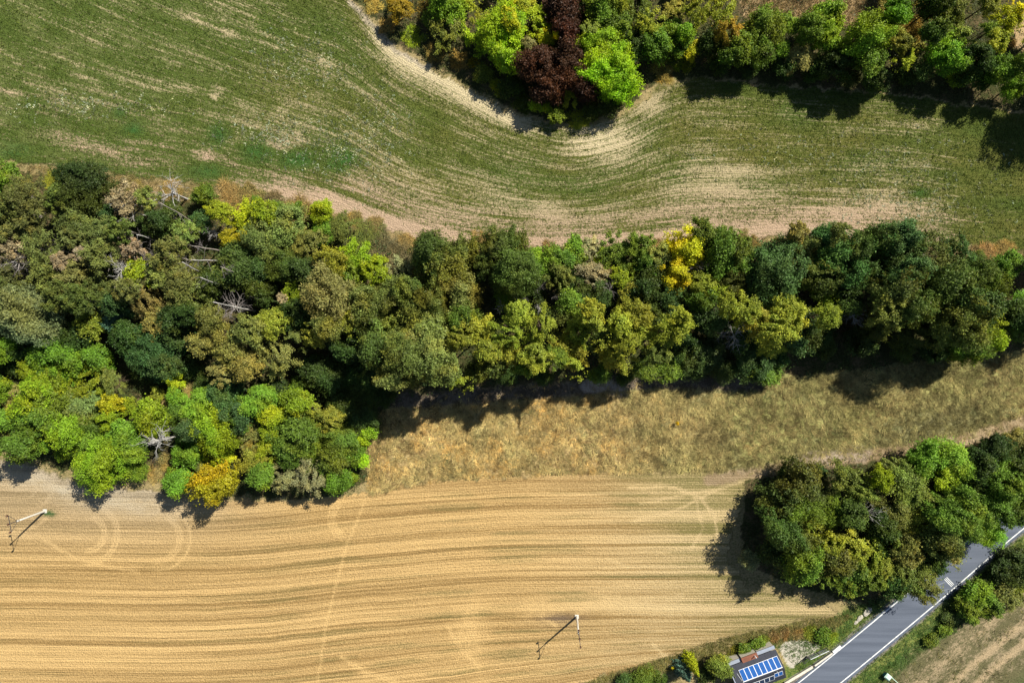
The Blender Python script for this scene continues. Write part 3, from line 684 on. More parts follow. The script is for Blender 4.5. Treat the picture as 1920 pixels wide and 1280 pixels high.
PAL = {  # leaf colours of the plants
 'dk': ((.050, .086, .019), 'dark green'), 'gr': ((.112, .182, .025), 'mid green'), 'br': ((.15, .265, .026), 'bright green'),
 'lm': ((.225, .325, .020), 'lime green'), 'vg': ((.225, .37, .016), 'vivid lime'), 'ly': ((.325, .37, .018), 'yellow-lime'), 'ye': ((.52, .48, .018), 'golden yellow'), 'gd': ((.37, .33, .018), 'golden olive'),
 'ol': ((.235, .285, .042), 'yellowish olive'), 'oo': ((.150, .188, .048), 'dull olive'), 'do': ((.092, .124, .028), 'dark olive'),
 'bg': ((.070, .135, .040), 'bluish green'), 'pg': ((.12, .185, .08), 'pale sage green'), 'sg': ((.190, .230, .066), 'sage green'),
 'pi': ((.128, .152, .044), 'dull green'), 'pb': ((.15, .145, .05), 'brownish green'),
 'tn': ((.30, .225, .105), 'tan brown'), 'oc': ((.28, .22, .03), 'ochre'), 'bn': ((.19, .152, .095), 'grey-brown'),
 'ma': ((.062, .024, .013), 'maroon'), 'rb': ((.30, .225, .155), 'rusty pink'), 'gs': ((.25, .265, .155), 'grey-green'), 'wh': ((.4, .4, .4), 'bleached grey'),
 'bs': ((.09, .17, .13), 'blue-green'), 'tb': ((.225, .225, .075), 'tan olive')}
NOUN = {'b': ('broadleaf_tree', 'broadleaf tree', 'tree'), 'f': ('loose_crowned_tree', 'loose-crowned tree', 'tree'), 'p': ('pine_tree', 'pine', 'tree'),
        's': ('shrub', 'shrub', 'shrub'), 'k': ('dry_shrub', 'scrub bush', 'shrub'), 'd': ('dead_tree', 'leafless dead tree', 'dead tree'), 'c': ('conifer', 'cone-shaped conifer', 'tree'), 't': ('dead_pine', 'bare standing trunk', 'dead tree')}
# zone: (default height, where it stands, group), then "x y r kind colour [height]" as measured in the photograph
ZONES = [
('copse_left', 6.5, 'in the copse left of the maroon trees', '''
749 20 28 f oc; 796 13 18 k tn 3; 845 12 34 b br; 842 57 40 f oo; 882 68 22 f lm; 805 37 15 s gr 3; 774 66 20 k ol 1.5; 942 58 44 b vg 8; 948 106 29 b vg 7; 958 40 24 f ly 8.5;
959 6 22 f ly; 1004 42 32 f lm; 1023 70 15 s ly 5; 992 82 15 f gs 6; 889 116 12 k oc 1.5; 856 114 18 k tn 1.2; 932 160 14 k ol 1.2; 901 40 20 f ol 5; 905 140 20 s do 2; 960 165 22 s dk 2.5; 985 95 20 f ol 6; 700 5 14 k tn 1.2; 725 45 12 k tn 1; 815 95 18 k tn 1.5; 880 0 24 f ol; 985 12 20 f ol'''),
('copse_nose', 8.5, 'at the wooded point in the green field', '''
1050 18 38 b ma; 1060 56 20 b ma; 1008 122 36 b ma; 1062 126 44 b ma; 1095 165 27 b ma 7; 1030 165 28 b ma 7; 1124 92 44 b vg; 1152 154 45 b vg 9; 1126 136 34 b vg 9.5; 1158 112 30 b vg 9; 1147 196 22 s dk 3; 1013 196 17 s lm 3; 1042 219 17 f gr 3; 1064 186 19 f ol 4; 1084 222 18 k ol 1.5; 1046 63 8 s ye 7; 985 190 18 k do 1.5; 1110 205 18 s do 2.5'''),
('copse_right', 8, 'in the copse right of the lime clump', '''
1127 18 36 b gr; 1146 46 30 b gr; 1104 55 18 f oo; 1192 18 36 f do; 1218 44 30 f ol; 1224 88 30 b gr 7; 1262 27 26 f tb 6; 1266 75 27 b br 7; 1272 112 14 k ol 1.5; 1190 86 26 b dk 7; 1170 60 22 f gr; 1240 128 18 k tn 1; 1095 20 20 b dk 7; 1160 5 25 b gr'''),
('hedge_top', 9.5, 'in the hedge along the upper right field', '''
1303 25 29 f ol; 1354 25 33 f ol; 1284 62 15 b br; 1293 94 19 f ly 5; 1290 122 12 k ol 1.5; 1364 66 27 f oc; 1330 86 26 b dk 7; 1380 95 29 b gr; 1424 62 38 b gr; 1468 48 26 f gr; 1424 102 25 b gr 7; 1489 46 12 s br 8; 1468 90 16 s br 6;
1502 112 30 f gs 7; 1549 38 29 b br; 1515 60 26 b gr; 1546 75 25 b br; 1562 122 24 b dk 7; 1592 122 20 b dk 7; 1530 130 22 b dk 5; 1470 125 22 b dk 5; 1350 120 20 s dk 3; 1400 130 18 s dk 2.5'''),
('hedge_top_east', 10.5, 'in the hedge near the upper right corner', '''
1626 77 42 b br; 1629 116 28 b gr; 1683 80 28 f oo; 1660 18 22 f tb 5; 1676 30 27 b br; 1713 58 24 k tn 3; 1693 114 22 f ol; 1733 130 21 s bg 6; 1750 62 18 b dk; 1777 36 38 f gr; 1777 104 38 b br; 1750 12 26 b dk; 1804 18 24 f oo; 1831 112 26 b dk;
1848 10 26 f oo; 1864 77 30 f ol; 1881 42 30 f ly; 1908 15 17 f ye; 1902 76 10 k rb 3; 1791 151 13 s lm 3; 1817 142 20 b dk 5; 1871 134 27 b gr 7; 1898 165 21 b br 6; 1915 126 20 b gr; 1643 150 22 b dk 6; 1599 148 15 s do 4; 1800 70 24 f oo; 1720 100 20 f tb 5; 1845 150 20 s dk 4; 1700 140 20 s dk 3; 1725 15 22 f tb 4; 1850 55 18 f gr'''),
('pines_north', 11, 'in the left pine stand, upper part', '''
8 330 29 b br 6; 160 345 52 b dk 10; 52 368 40 p pi; 28 392 36 p do; 70 405 32 p pi; 15 436 32 p pb; 150 420 46 p pi; 196 434 31 p pi; 230 430 27 p do; 140 447 26 p pi; 240 378 34 p rb 8; 283 374 23 p oo; 325 362 31 d wh 8; 385 367 21 b gr 5; 380 415 21 s bg 6; 348 438 30 p oo 9; 295 420 27 b dk 8; 212 405 21 b bg 6; 400 434 17 d wh 6; 95 340 18 k ol 1.5; 250 352 20 k tn 1.2; 320 355 18 k tn 1.2; 245 395 22 d wh 8; 110 375 26 p do 9; 330 400 24 f do 7'''),
('pines_south', 11.5, 'in the left pine stand, lower part', '''
82 467 40 p pi; 22 474 36 p rb; 30 492 24 d wh; 15 510 36 p pi; 95 517 36 p pi; 150 520 34 p tb; 150 478 15 p rb 8; 252 466 25 p rb; 283 482 17 d wh; 320 479 36 p pi; 195 487 36 p pi; 225 505 21 d wh; 267 515 33 f lm 10; 347 532 40 p oo; 280 567 42 f tb; 362 560 38 p pi; 190 535 36 p pi; 155 562 32 p do; 60 592 56 b pg 12; 225 575 24 b bg 9; 215 597 24 b bs 8; 440 575 30 d wh 9; 5 592 22 b br 9; 110 555 30 p do; 20 548 30 p do; 240 540 26 p pi; 305 520 26 p oo; 120 490 20 p rb 9; 395 530 26 b dk 8; 330 600 30 b dk 8'''),
('lime_edge', 8, 'by the lime trees below the green field', '''
475 415 48 f ly; 416 402 27 f lm; 434 446 22 f ly; 500 397 25 f lm; 520 392 15 s br 5; 555 382 9 s br 2; 605 400 23 b ly 5; 608 437 23 b br 4; 580 443 13 s br 3; 562 400 27 k tn 2.5; 428 374 32 k tn 2.5; 462 371 21 k tn 2; 507 379 19 k bn 2; 540 422 35 b sg; 500 442 35 b sg; 508 470 26 f oo; 637 430 37 f oo 5; 688 445 29 k oo 2; 708 460 27 k bn 2; 738 475 29 k bn 2; 580 457 35 f oo; 450 474 31 f oo; 456 502 37 b do; 415 520 25 f oo; 660 410 16 k tn 1.2; 700 425 18 k tn 1; 760 455 18 k tn 1.2; 480 385 16 s gr 3; 530 400 16 k bn 2'''),
('middle_west', 12, 'in the wood left of the big oak', '''
625 490 36 f ol; 670 478 33 f lm 10; 662 512 31 b gr 9; 706 512 31 f lm 11; 750 505 27 f gs 8; 555 545 26 f lm 8; 575 515 30 b dk 9; 540 495 32 b dk 9; 487 510 28 b dk 9; 530 560 12 p rb 8; 630 555 47 b tb 13; 688 566 37 b oo 13; 732 560 45 b oo 13; 760 545 25 b oo; 660 602 29 f ol; 595 625 29 f ol 13; 617 614 25 b oo; 720 628 43 b sg 13; 790 615 50 b oo 13; 490 545 28 b dk 8; 560 590 30 b dk 9; 600 575 24 b do 10; 690 610 26 b do 11; 650 650 28 b dk 8'''),
('tan_group', 12.5, 'in the tan-olive group left of wood centre', '''
512 610 47 f ol; 440 655 52 f tb; 525 665 42 f tb; 382 640 31 f tb; 402 602 32 f oo; 470 690 32 f tb 11; 470 620 34 f oo; 556 640 22 f oo 10; 360 590 26 b dk 9; 420 700 26 f tb 10'''),
('oak_group', 13.5, 'by the big oak below the green field', '''
838 513 62 b do; 812 480 36 b do; 866 484 40 b do; 866 553 40 b tb; 812 566 33 b do; 865 596 27 b gr; 850 636 23 f ol; 950 466 42 b do 12; 925 462 27 b do 11; 962 506 47 b do; 1005 492 27 b br 10; 985 533 29 b gr 9; 950 560 19 b br 7; 905 500 24 b dk 10'''),
('sage_group', 19, 'among sage-green crowns above the shaded track', '''
815 626 33 b sg; 812 662 37 b sg; 832 691 27 b sg; 737 705 29 b sg; 750 660 36 b oo; 812 684 33 b sg; 776 652 30 b sg; 862 722 20 f ol 17; 858 705 22 f ol; 700 655 29 b do 16; 770 702 24 b do 16; 612 700 36 b dk 6; 670 745 40 s dk 4; 640 720 34 s dk 4; 690 700 30 s dk 4; 590 690 28 b dk 6; 725 745 20 s dk 2.5'''),
('belt_north', 11, 'in the belt between oak and golden tree', '''
1042 490 29 b gr 9; 1045 521 29 f oo; 1080 465 21 b br 7; 1100 475 33 f gs 9; 1107 520 33 f gs 10; 1127 480 15 s lm 7; 1150 468 33 f gr; 1177 482 37 f gr; 1200 464 33 f gr; 1170 525 27 f lm; 1185 550 25 f ol 12; 1212 505 35 b gr; 1235 487 29 f sg; 1212 550 35 b dk; 1248 560 37 b bg; 1280 468 30 b ye; 1298 474 22 f ly; 1265 520 24 b ye; 1258 488 22 f ye; 1300 455 14 s ye 9;
1015 535 15 d wh 8; 975 562 17 d wh 8; 942 577 15 d wh 8; 1067 555 17 d wh 9; 1142 543 19 d wh 9; 1012 577 9 d wh 8; 1042 556 9 d wh 8; 1305 500 19 d wh 10; 1120 555 26 b dk 8; 1060 530 24 b dk 7; 1090 545 22 b dk 7; 1000 560 24 b dk 7; 1080 485 18 b gr 7; 1030 468 16 k tn 1.5; 1225 462 15 k tn 1.2; 900 450 14 k tn 1'''),
('olive_row', 18.5, 'in the olive row along the shaded track', '''
862 630 31 f ol; 875 597 29 b gr 12; 900 624 37 f ol; 955 619 42 f ol; 975 590 30 f ol; 1015 612 42 f ol; 1075 580 33 b gr 11; 1107 580 27 f ol; 1082 620 38 f ol; 1115 620 28 f ol; 1005 670 37 f ol; 950 657 33 f ol 18; 1067 650 38 f ol; 1075 692 23 f ol 17; 1042 670 28 f gr 17; 912 660 26 f ol 18; 980 692 22 f gr 15; 900 690 24 b do 16; 950 700 22 s dk 4; 1020 705 20 s dk 4; 1050 600 28 b do 10; 930 684 22 b do 16'''),
('olive_row_east', 17.5, 'in the olive row right of its gap', '''
1190 595 42 f ol; 1160 607 27 f ol; 1205 632 36 f ol; 1157 667 36 f ol 15; 1172 645 28 f ol; 1255 620 42 f ol; 1272 600 25 f ol; 1230 662 28 f oo 15; 1210 690 23 s gr 6; 1255 697 23 s gr 5; 1125 700 21 s gr 5; 1135 640 28 b do 9; 1280 650 30 b dk 7; 1320 660 38 b dk 7; 1170 705 18 s dk 3; 1300 690 24 s dk 4; 1350 690 26 s dk 4; 1327 600 30 b dk 9; 1230 590 26 b do 9'''),
('green_column', 12, 'right of the golden tree by the field', '''
1317 434 25 f gr 13; 1352 447 27 f gr 13; 1360 483 43 b gr; 1385 470 25 f gr; 1370 528 27 f do 10; 1337 540 33 f lm 10; 1312 535 27 f ol 10; 1317 562 25 b gr 9; 1335 460 24 f gr 12; 1390 450 18 k tn 1.5; 1415 460 16 k tn 1.5'''),
('dark_group', 13.5, 'in the dark right half of the belt', '''
1445 507 52 b bg 13; 1490 470 41 f do; 1495 432 19 f tb 14; 1545 450 33 b bg 14; 1570 435 23 f do 15; 1555 485 42 b bg; 1510 520 42 f do; 1545 525 38 f do; 1430 540 36 b dk 10; 1590 470 30 b do; 1600 520 34 b dk 11; 1640 465 39 b bg; 1670 455 33 b bg 14; 1660 520 45 b do; 1695 507 37 b bg; 1737 482 46 p do; 1782 475 31 p dk; 1770 512 36 p do; 1807 525 45 b do; 1832 540 33 b gr 12; 1700 465 28 p dk'''),
('dark_south', 16.5, 'on the lower side of the dark belt', '''
1360 572 27 f ol; 1395 585 36 f ol; 1415 600 32 f ol; 1462 570 42 f ol 13; 1477 595 36 f ol; 1452 617 38 f ol; 1557 565 36 f lm 11; 1545 590 32 f ol; 1445 645 28 f ol 10; 1407 670 38 b bg 6; 1432 692 29 b gr 5; 1495 640 21 b bg 8; 1457 670 22 s bg 4; 1375 630 25 d wh 9; 1357 625 19 d wh 8; 1390 640 28 b dk 7; 1500 610 34 b dk 8; 1530 640 32 b dk 6; 1580 560 28 b do 10'''),
('dark_south_east', 18, "at the belt's right end above the meadow", '''
1770 555 45 b do; 1675 560 41 b do; 1705 575 36 b do; 1660 585 36 f oo; 1640 566 23 p rb 10; 1582 607 36 k bn 3; 1600 590 22 d wh 8; 1645 620 28 f do 10; 1710 632 33 f do 10; 1787 607 47 b do; 1845 605 37 f lm 11; 1807 645 37 b gr 10; 1867 640 19 f lm 9; 1745 660 22 b dk 7; 1830 575 32 b do; 1750 610 32 b dk 9; 1610 640 28 b dk 6; 1690 650 24 b dk 6'''),
('east_edge', 6, 'at the right edge by the scrub', '''
1890 497 23 b br 5; 1857 505 15 s bg 4; 1892 540 37 k bn 3; 1912 560 19 s br 4; 1905 612 28 f gr; 1835 482 15 s gr 4; 1900 585 24 b dk; 1885 470 20 k tn 1.2; 1850 475 20 k tn 1.2'''),
('thicket_west', 7.5, 'in the thicket at the left edge', '''
8 655 24 b br; 5 735 26 b lm; 55 693 19 f lm; 82 740 43 b lm; 105 720 30 b lm; 95 780 43 b gr; 150 760 41 b sg 6; 155 818 37 b br 5; 125 805 37 b lm; 28 745 29 f tb; 20 800 33 f sg; 40 838 31 b gr 9; 3 790 24 b br; 82 830 17 s br 4; 120 850 17 s lm 3; 197 868 52 b lm 9; 250 878 23 s br 4; 60 800 28 b gr; 175 790 26 b gr 5'''),
('thicket_north', 7.5, 'in the thicket below the sage tree', '''
175 605 32 f ol 9; 302 600 32 f tb 10; 333 630 30 b bg 8; 287 655 44 b bg 8; 312 685 28 b bg; 108 660 33 b br; 130 678 31 b br; 78 668 20 b br; 172 712 41 f lm; 185 677 30 b br; 215 715 26 f oo; 325 710 20 f ly 4; 240 630 30 b dk 7; 145 625 28 b dk 7; 50 650 30 b dk 7; 270 690 24 s dk 3; 360 690 26 s dk 3; 100 700 24 b gr 5; 255 665 18 s gr 6; 30 690 22 s dk 3; 390 720 24 s dk 3'''),
('thicket_centre', 7.2, 'in the thicket by the bleached dead tree', '''
212 752 25 f ly; 207 785 26 f lm; 235 758 19 s lm 5; 246 788 18 k bn 2.5; 287 780 31 b lm; 335 780 26 b gr 5; 290 800 26 f lm; 330 742 17 s br 4; 295 742 17 f ol 3; 382 755 32 b br; 420 742 32 b bg; 455 775 28 b br; 425 772 26 b br; 400 795 35 b lm; 360 805 22 b bg; 355 845 29 b br 4.5; 410 825 33 b lm; 412 858 26 f ly 5; 462 815 34 f tb; 240 818 28 b br; 250 842 24 b br; 300 826 31 d wh 8; 328 893 19 s br 3; 334 904 23 b br 7.5; 405 904 42 b gd 9; 380 872 15 s oo 3; 310 870 16 k tn 2; 285 890 16 k tn 1.2; 350 740 18 k tn 1.5; 300 760 18 k tn 1'''),
('thicket_east', 7.5, 'at the right end of the thicket', '''
492 747 32 b br; 450 780 31 b bg; 510 775 26 b lm; 555 752 26 b lm; 576 766 24 f ol; 540 762 19 s dk 3; 558 722 15 s gr 4; 475 820 35 f tb; 508 810 24 f lm; 482 860 37 f ol; 507 840 26 f lm; 555 820 41 b gr; 585 835 34 b br 5; 545 850 28 b gr; 590 860 24 s gr 4; 620 787 28 f ol; 585 787 24 f gr 5; 670 782 36 b dk 5; 637 825 32 b gr; 625 860 26 b gr; 677 815 25 b vg 4.5; 665 857 23 s br 4; 681 862 12 s vg 4; 637 898 25 b br 6; 658 898 12 s lm 2; 490 893 23 b br 7; 530 892 28 f gs 8; 585 893 37 f gs 8.5; 610 880 14 d wh 3.5; 555 888 12 d wh 3.5; 650 760 28 b dk 5; 690 790 22 s dk 2.5; 520 730 24 b dk 5; 440 725 22 b bg 6'''),
('road_copse', 11, 'in the left half of the roadside copse', '''
1507 905 41 b do; 1467 942 41 b do; 1504 949 45 f gr; 1554 949 41 f gr; 1536 886 15 s bg 7; 1576 892 36 f oo; 1614 914 28 f oo; 1645 899 28 f lm; 1667 874 28 f oo 7; 1464 990 35 b dk; 1514 992 42 f ol; 1545 1017 36 f ol; 1452 1032 27 b dk 7; 1404 1052 17 s gs 4; 1501 1046 35 b gr; 1586 1024 41 f ol; 1620 1039 41 f ol; 1648 1061 28 f ol; 1539 1076 33 f gr 9; 1601 1088 33 f gr 8; 1589 1066 36 b gr 10; 1632 1086 27 f gr 8; 1623 961 25 d wh; 1590 955 26 b do; 1480 890 24 s dk 4; 1560 1050 30 b do 10; 1480 1010 34 b do'''),
('road_copse_east', 11.5, 'in the roadside copse overhanging the road', '''
1692 911 47 f oo; 1736 861 37 b br 9; 1782 864 35 b br 9; 1770 899 31 f lm 9; 1714 936 36 f oo; 1673 955 45 f oo 13; 1711 974 37 f ol; 1720 986 17 d wh 9; 1695 1077 44 f oo; 1729 1096 33 f oo 10; 1673 1092 27 b dk 8; 1751 1008 37 b do 10; 1782 1028 25 f tb 8; 1792 983 33 b gr 10; 1767 955 33 b gr; 1801 942 28 b gr; 1846 992 32 b br 8; 1826 867 30 b dk 9; 1864 842 32 b dk 9; 1848 880 35 b gr 9; 1867 905 33 b gr 9; 1836 955 33 b gr 10; 1873 945 28 b gr 8; 1898 955 26 b gr 8; 1907 911 35 b gr 9; 1898 827 28 f tb 6; 1914 883 27 b dk 8; 1650 985 30 b dk 9; 1690 1020 36 f oo; 1740 1045 28 b dk 8; 1700 1045 28 f tb 9; 1660 1010 28 b gr 9; 1820 900 26 b dk 8; 1782 1047 22 f tb 8'''),
('road_south', 4, 'across the road at the right edge', '''
1912 1060 34 b dk 4; 1884 1074 28 b dk 4; 1832 1114 28 b br 3.5; 1812 1138 25 b gr 3; 1880 1112 35 f oo; 1898 1097 31 f ol; 1851 1133 27 b gr; 1852 1092 16 s dk 2; 1780 1160 16 s do 1.2; 1770 1180 12 s gr 1; 1745 1200 12 s gr 1'''),
('garden', 3.5, 'in the cottage garden at the bottom', '''
1173 1276 15 s bg 2; 1208 1268 25 s gr 3; 1234 1273 17 s gr 2.5; 1285 1263 18 c bs 6; 1304 1257 15 c ly 6; 1350 1246 21 b ol 4; 1262 1250 4 s ye 1.5; 1221 1262 5 s ye 2; 1420 1207 12 s gr 2; 1437 1202 11 k ol 1.5; 1398 1217 12 s gr 1.8; 1455 1196 11 k tn 1.5; 1380 1222 10 k ol 1.5; 1475 1190 11 k tn 1.5; 1497 1188 12 k tn 1.8; 1520 1188 12 k ol 1.8; 1545 1192 14 s gr 1.5; 1562 1196 12 k ol 1.5; 1440 1225 8 s dk 1; 1325 1268 14 s dk 2'''),
]
ORD = ['', 'first', 'second', 'third', 'fourth', 'fifth', 'sixth', 'seventh', 'eighth', 'ninth', 'tenth', 'eleventh', 'twelfth']
rnd = random.Random(11)
plants = []
for zone, dh, where, rows in ZONES:
    for row_ in rows.replace('\n', ' ').split(';'):
        p = row_.split()
        if not p: continue
        h = float(p[5]) if len(p) > 5 else dh
        plants.append(dict(x=float(p[0]), y=float(p[1]), r=float(p[2]), k=p[3], c=p[4], h=h, zone=zone, where=where))
GROUPS = {}
from collections import defaultdict
keyed = defaultdict(list)
for p in plants:
    tall = p['h'] * (0.84 + .32 * rnd.random())
    low = p['k'] in 'sk' 
    R = p['r'] * .1
    zc = tall * .5 if low else max(tall - R * (1.5 if tall > 10 else 1.1), tall * .5)         # height of the crown's middle
    if p['k'] == 's': zc = max(tall - R * .62, tall * .5)
    if p['k'] == 'k': zc = min(tall * .5, 1.0)
    p['zc'] = zc; p['tall'] = tall; R = R * (H - zc) / H; p['R'] = R
    size = '' if 'd' in p['k'] else ('small ' if p['r'] < 21 else 'large ' if p['r'] > 40 else '')
    word = PAL[p['c']][1]
    noun = NOUN[p['k']][1]
    if p['k'] == 'p' and p['c'] == 'rb': noun = 'half-dead pine'
    p['desc'] = (size + word + ' ' + noun).replace('bleached grey leafless', 'bleached leafless')
    keyed[(p['desc'], p['where'])].append(p)
for (desc, where), lst in keyed.items():
    lst.sort(key=lambda q: q['x'])
    for i, p in enumerate(lst):
        p['label'] = f'{desc} {where}' + ('' if len(lst) == 1 else f', {ORD[i + 1]} from left')

def colour_jitter(c, rnd, a=.13):
    k = 1 + rnd.uniform(-a, a) * 1.3; return tuple(min(.95, max(.004, v * k * (1 + rnd.uniform(-a, a) * .7))) for v in c) + (1.0,)
def add_plant(p):
    k, R, zc = p['k'], p['R'], p['zc']
    x, y = W(p['x'], p['y'], zc)
    root = empty(NOUN[k][0], (x, y, 0), rnd.uniform(0, 6.28))
    tag(root, p['label'], NOUN[k][2], 'plants ' + p['where'].split(',')[0])
    low = k in 'sk'
    me, r0 = proto(k, R, rnd); s = R / r0
    cr = bpy.data.objects.new({'s': 'foliage', 'k': 'foliage', 'd': 'branches'}.get(k, 'crown'), me); COL.objects.link(cr); cr.parent = root
    zm = (1.3, 1.22, .7) if p.get('zone', '').startswith(('copse', 'hedge')) and p['c'] != 'ma' else (1.2, 1.15, .95) if p.get('zone', '') in ('oak_group', 'sage_group', 'olive_row', 'olive_row_east', 'dark_group', 'dark_south', 'dark_south_east', 'middle_west', 'road_copse', 'road_copse_east') else (1.08, 1.03, .92)      # the upper copse is the yellower stand
    cr.color = colour_jitter(tuple(a * b for a, b in zip(PAL[p['c']][0], zm)), rnd)
    if k == 'k': cr.location = (0, 0, 0); sz = min(1.3, max(.5, p['tall'] / (1.5 * R)))
    elif k == 's': cr.location = (0, 0, max(.1, zc - .35 * R)); sz = 1.0
    elif k == 'c': cr.location = (0, 0, .55 * R); sz = p['tall'] / (2.2 * R)
    else: cr.location = (0, 0, zc); sz = min(1.6, max(.8, (p['tall'] - zc) / R)) * rnd.uniform(.95, 1.1)
    cr.scale = (s * rnd.uniform(.92, 1.2), s * rnd.uniform(.92, 1.2), s * sz)
    if k in 'bfp': cr.rotation_euler = (rnd.uniform(-.22, .22), rnd.uniform(-.22, .22), 0)
    if k == 'k': return root
    tm = trunk_proto('s' if low else 'p' if k == 'p' else 'd' if k == 'd' else 'b', rnd)
    tr = bpy.data.objects.new('stems' if low else 'trunk', tm); COL.objects.link(tr); tr.parent = root
    if low: tr.scale = (R / 2, R / 2, max(.3, zc / 1.6))
    else: tr.scale = (R / 3.2, R / 3.2, (p['tall'] if k == 'c' else zc) / 8.0)
    return root
for p in plants: add_plant(p)

# bare standing trunks between the pines (foot, top as measured)
TR = [(131,466,108,455,'nearest the left'),(131,474,108,467,''),(155,492,124,481,''),(146,506,99,493,''),(310,457,256,440,''),(264,486,226,477,''),(394,521,342,491,''),(430,541,376,520,''),(412,470,360,461,''),(425,490,358,487,''),(364,417,300,380,''),(470,526,414,500,''),(478,583,400,566,'')]
TR.sort(key=lambda q: q[2])
for i, (x0, y0, x1, y1, _) in enumerate(TR):
    r0 = math.hypot(x0 - 960, y0 - 640); r1 = math.hypot(x1 - 960, y1 - 640); h = max(5.0, H * (1 - r0 / r1) * 1.05); bx, by = W(x0, y0); tx, ty = W(x1, y1, h)
    root = tag(empty('dead_pine', (bx, by, 0)), f'pale bare standing trunk among the left pines, {ORD[i + 1] if i < 12 else "last"} from left', 'dead tree', 'bare trunks among the pines')
    rg = np.random.default_rng(400 + i); mb = MB(); d = np.array([tx - bx, ty - by, h]); n = 5
    pts = [d * j / n + rg.normal(0, .05, 3) * (0 < j < n) for j in range(n + 1)]; pts[0] = np.array([0, 0, -.2]); mb.tube(pts, [.17 - .022 * j for j in range(n + 1)], 7)
    mb.build('trunk', M_DEAD if i % 3 else M_PALEBARK, root, True)
    for j in range(7):
        t_ = rg.uniform(.45, 1); a = rg.uniform(0, 6.28); mb = MB(); bough(mb, rg, d * t_, unit(np.array([math.cos(a), math.sin(a), .2])), rg.uniform(.8, 1.8), .04, 1, 3); mb.build('branch', M_DEADDK, root, True)

# trees just beyond the picture whose shade falls into it, and the belts running on
extra = [(2035, 168, 62, 'b', 'do', 13, 'dark olive tree off the right edge shading the green field'), (1972, 480, 40, 'b', 'dk', 9, 'dark tree off the right edge beside the belt'), (1990, 590, 50, 'b', 'do', 12, 'dark olive tree off the right edge shading the meadow'),
         (1960, 850, 40, 'b', 'gr', 9, 'green tree off the right edge of the roadside copse'), (1965, 885, 36, 'b', 'do', 8, 'dark olive tree off the right edge above the road'), (-40, 470, 45, 'p', 'pi', 11, 'dull green pine off the left edge'),
         (-40, 560, 45, 'p', 'do', 11, 'dark pine off the left edge above the sage tree'), (-45, 690, 45, 'b', 'gr', 7, 'green tree off the left edge of the thicket'), (-40, 790, 40, 'b', 'lm', 6, 'lime tree off the left edge of the thicket'), (-35, 390, 40, 'p', 'pi', 11, 'dull green pine off the left edge by the field'),
         (860, -45, 45, 'b', 'gr', 7, 'green tree off the top edge of the copse'), (960, -50, 45, 'f', 'lm', 8, 'lime tree off the top edge of the copse'), (1080, -55, 50, 'b', 'ma', 8, 'maroon tree off the top edge'), (1200, -50, 45, 'f', 'oo', 8, 'dull olive tree off the top edge'), (1310, -45, 40, 'f', 'ol', 8, 'yellowish olive tree off the top edge'),
         (1710, -40, 40, 'b', 'gr', 8, 'green tree off the top edge of the hedge'), (1820, -45, 45, 'f', 'oo', 8, 'dull olive tree off the top edge of the hedge'), (1960, 60, 40, 'f', 'ol', 8, 'yellowish olive tree off the upper right corner')]
for (x, y, r, k, c, h, lab) in extra:
    zc = max(h - r * .095, h * .5); add_plant(dict(x=x, y=y, r=r, k=k, c=c, h=h, tall=h, zc=zc, R=r * .1 * (H - zc) / H, label=lab, where='just outside the picture'))
# ------------------------------------------------------------------ grass, weeds and undergrowth nobody could count
def scatter(poly, n, rng, dens=None):
    p = np.array(poly, float); x0, y0 = np.maximum(p.min(0), (-60, -60)); x1, y1 = np.minimum(p.max(0), (1980, 1340))
    x = rng.uniform(x0, x1, n); y = rng.uniform(y0, y1, n); m = inside(poly, x, y) & (dist_line(ROAD_MID, x, y) > 30.5)
    if dens is not None: m &= rng.random(n) < dens(x, y)
    return x[m], y[m]
def ground_z(x, y):
    i = np.clip(np.searchsorted(gx, x) - 1, 0, nx - 2); j = np.clip(np.searchsorted(gy, y) - 1, 0, ny - 2); return Z[i, j]
def tufts(name, xy, rng, colf, L=(.5, 1.0), wd=.06, blades=7, lay_=1.0, mat=None):
    """tufts of leaning blades; neighbouring tufts lean alike"""
    x, y = xy; n = len(x); wx, wy = (x - 960) * .1, (640 - y) * .1
    ang = fbm(wx / 3.5, wy / 3.5, 201) * 12 + rng.normal(0, .9, n)
    P = np.stack([wx, wy, ground_z(x, y) - .02], -1)[:, None] + rng.normal(size=(n, blades, 3)) * np.array([.16, .16, 0])
    a = ang[:, None] + rng.normal(0, .7, (n, blades)); lean = lay_ * rng.uniform(.5, 1.3, (n, blades))
    D = unit(np.stack([np.cos(a) * lean, np.sin(a) * lean, np.full_like(a, .75)], -1)); Nn = unit(np.cross(D, np.stack([-np.sin(a), np.cos(a), 0 * a], -1)) + rng.normal(size=D.shape) * .2)
    ln = rng.uniform(*L, (n, blades)); T, cc = colf(x, y, rng)
    me = leaf_mesh(name, P.reshape(-1, 3), Nn.reshape(-1, 3), ln.ravel(), wd * rng.uniform(.6, 1.4, n * blades), np.stack([(T[:, None] * rng.normal(1, .15, (n, blades))).ravel(), np.repeat(cc, blades)], -1), mat or M_DRY, rng, tri=True, D=D.reshape(-1, 3))
    o = bpy.data.objects.new(name, me); COL.objects.link(o); return o
rg = np.random.default_rng(77)
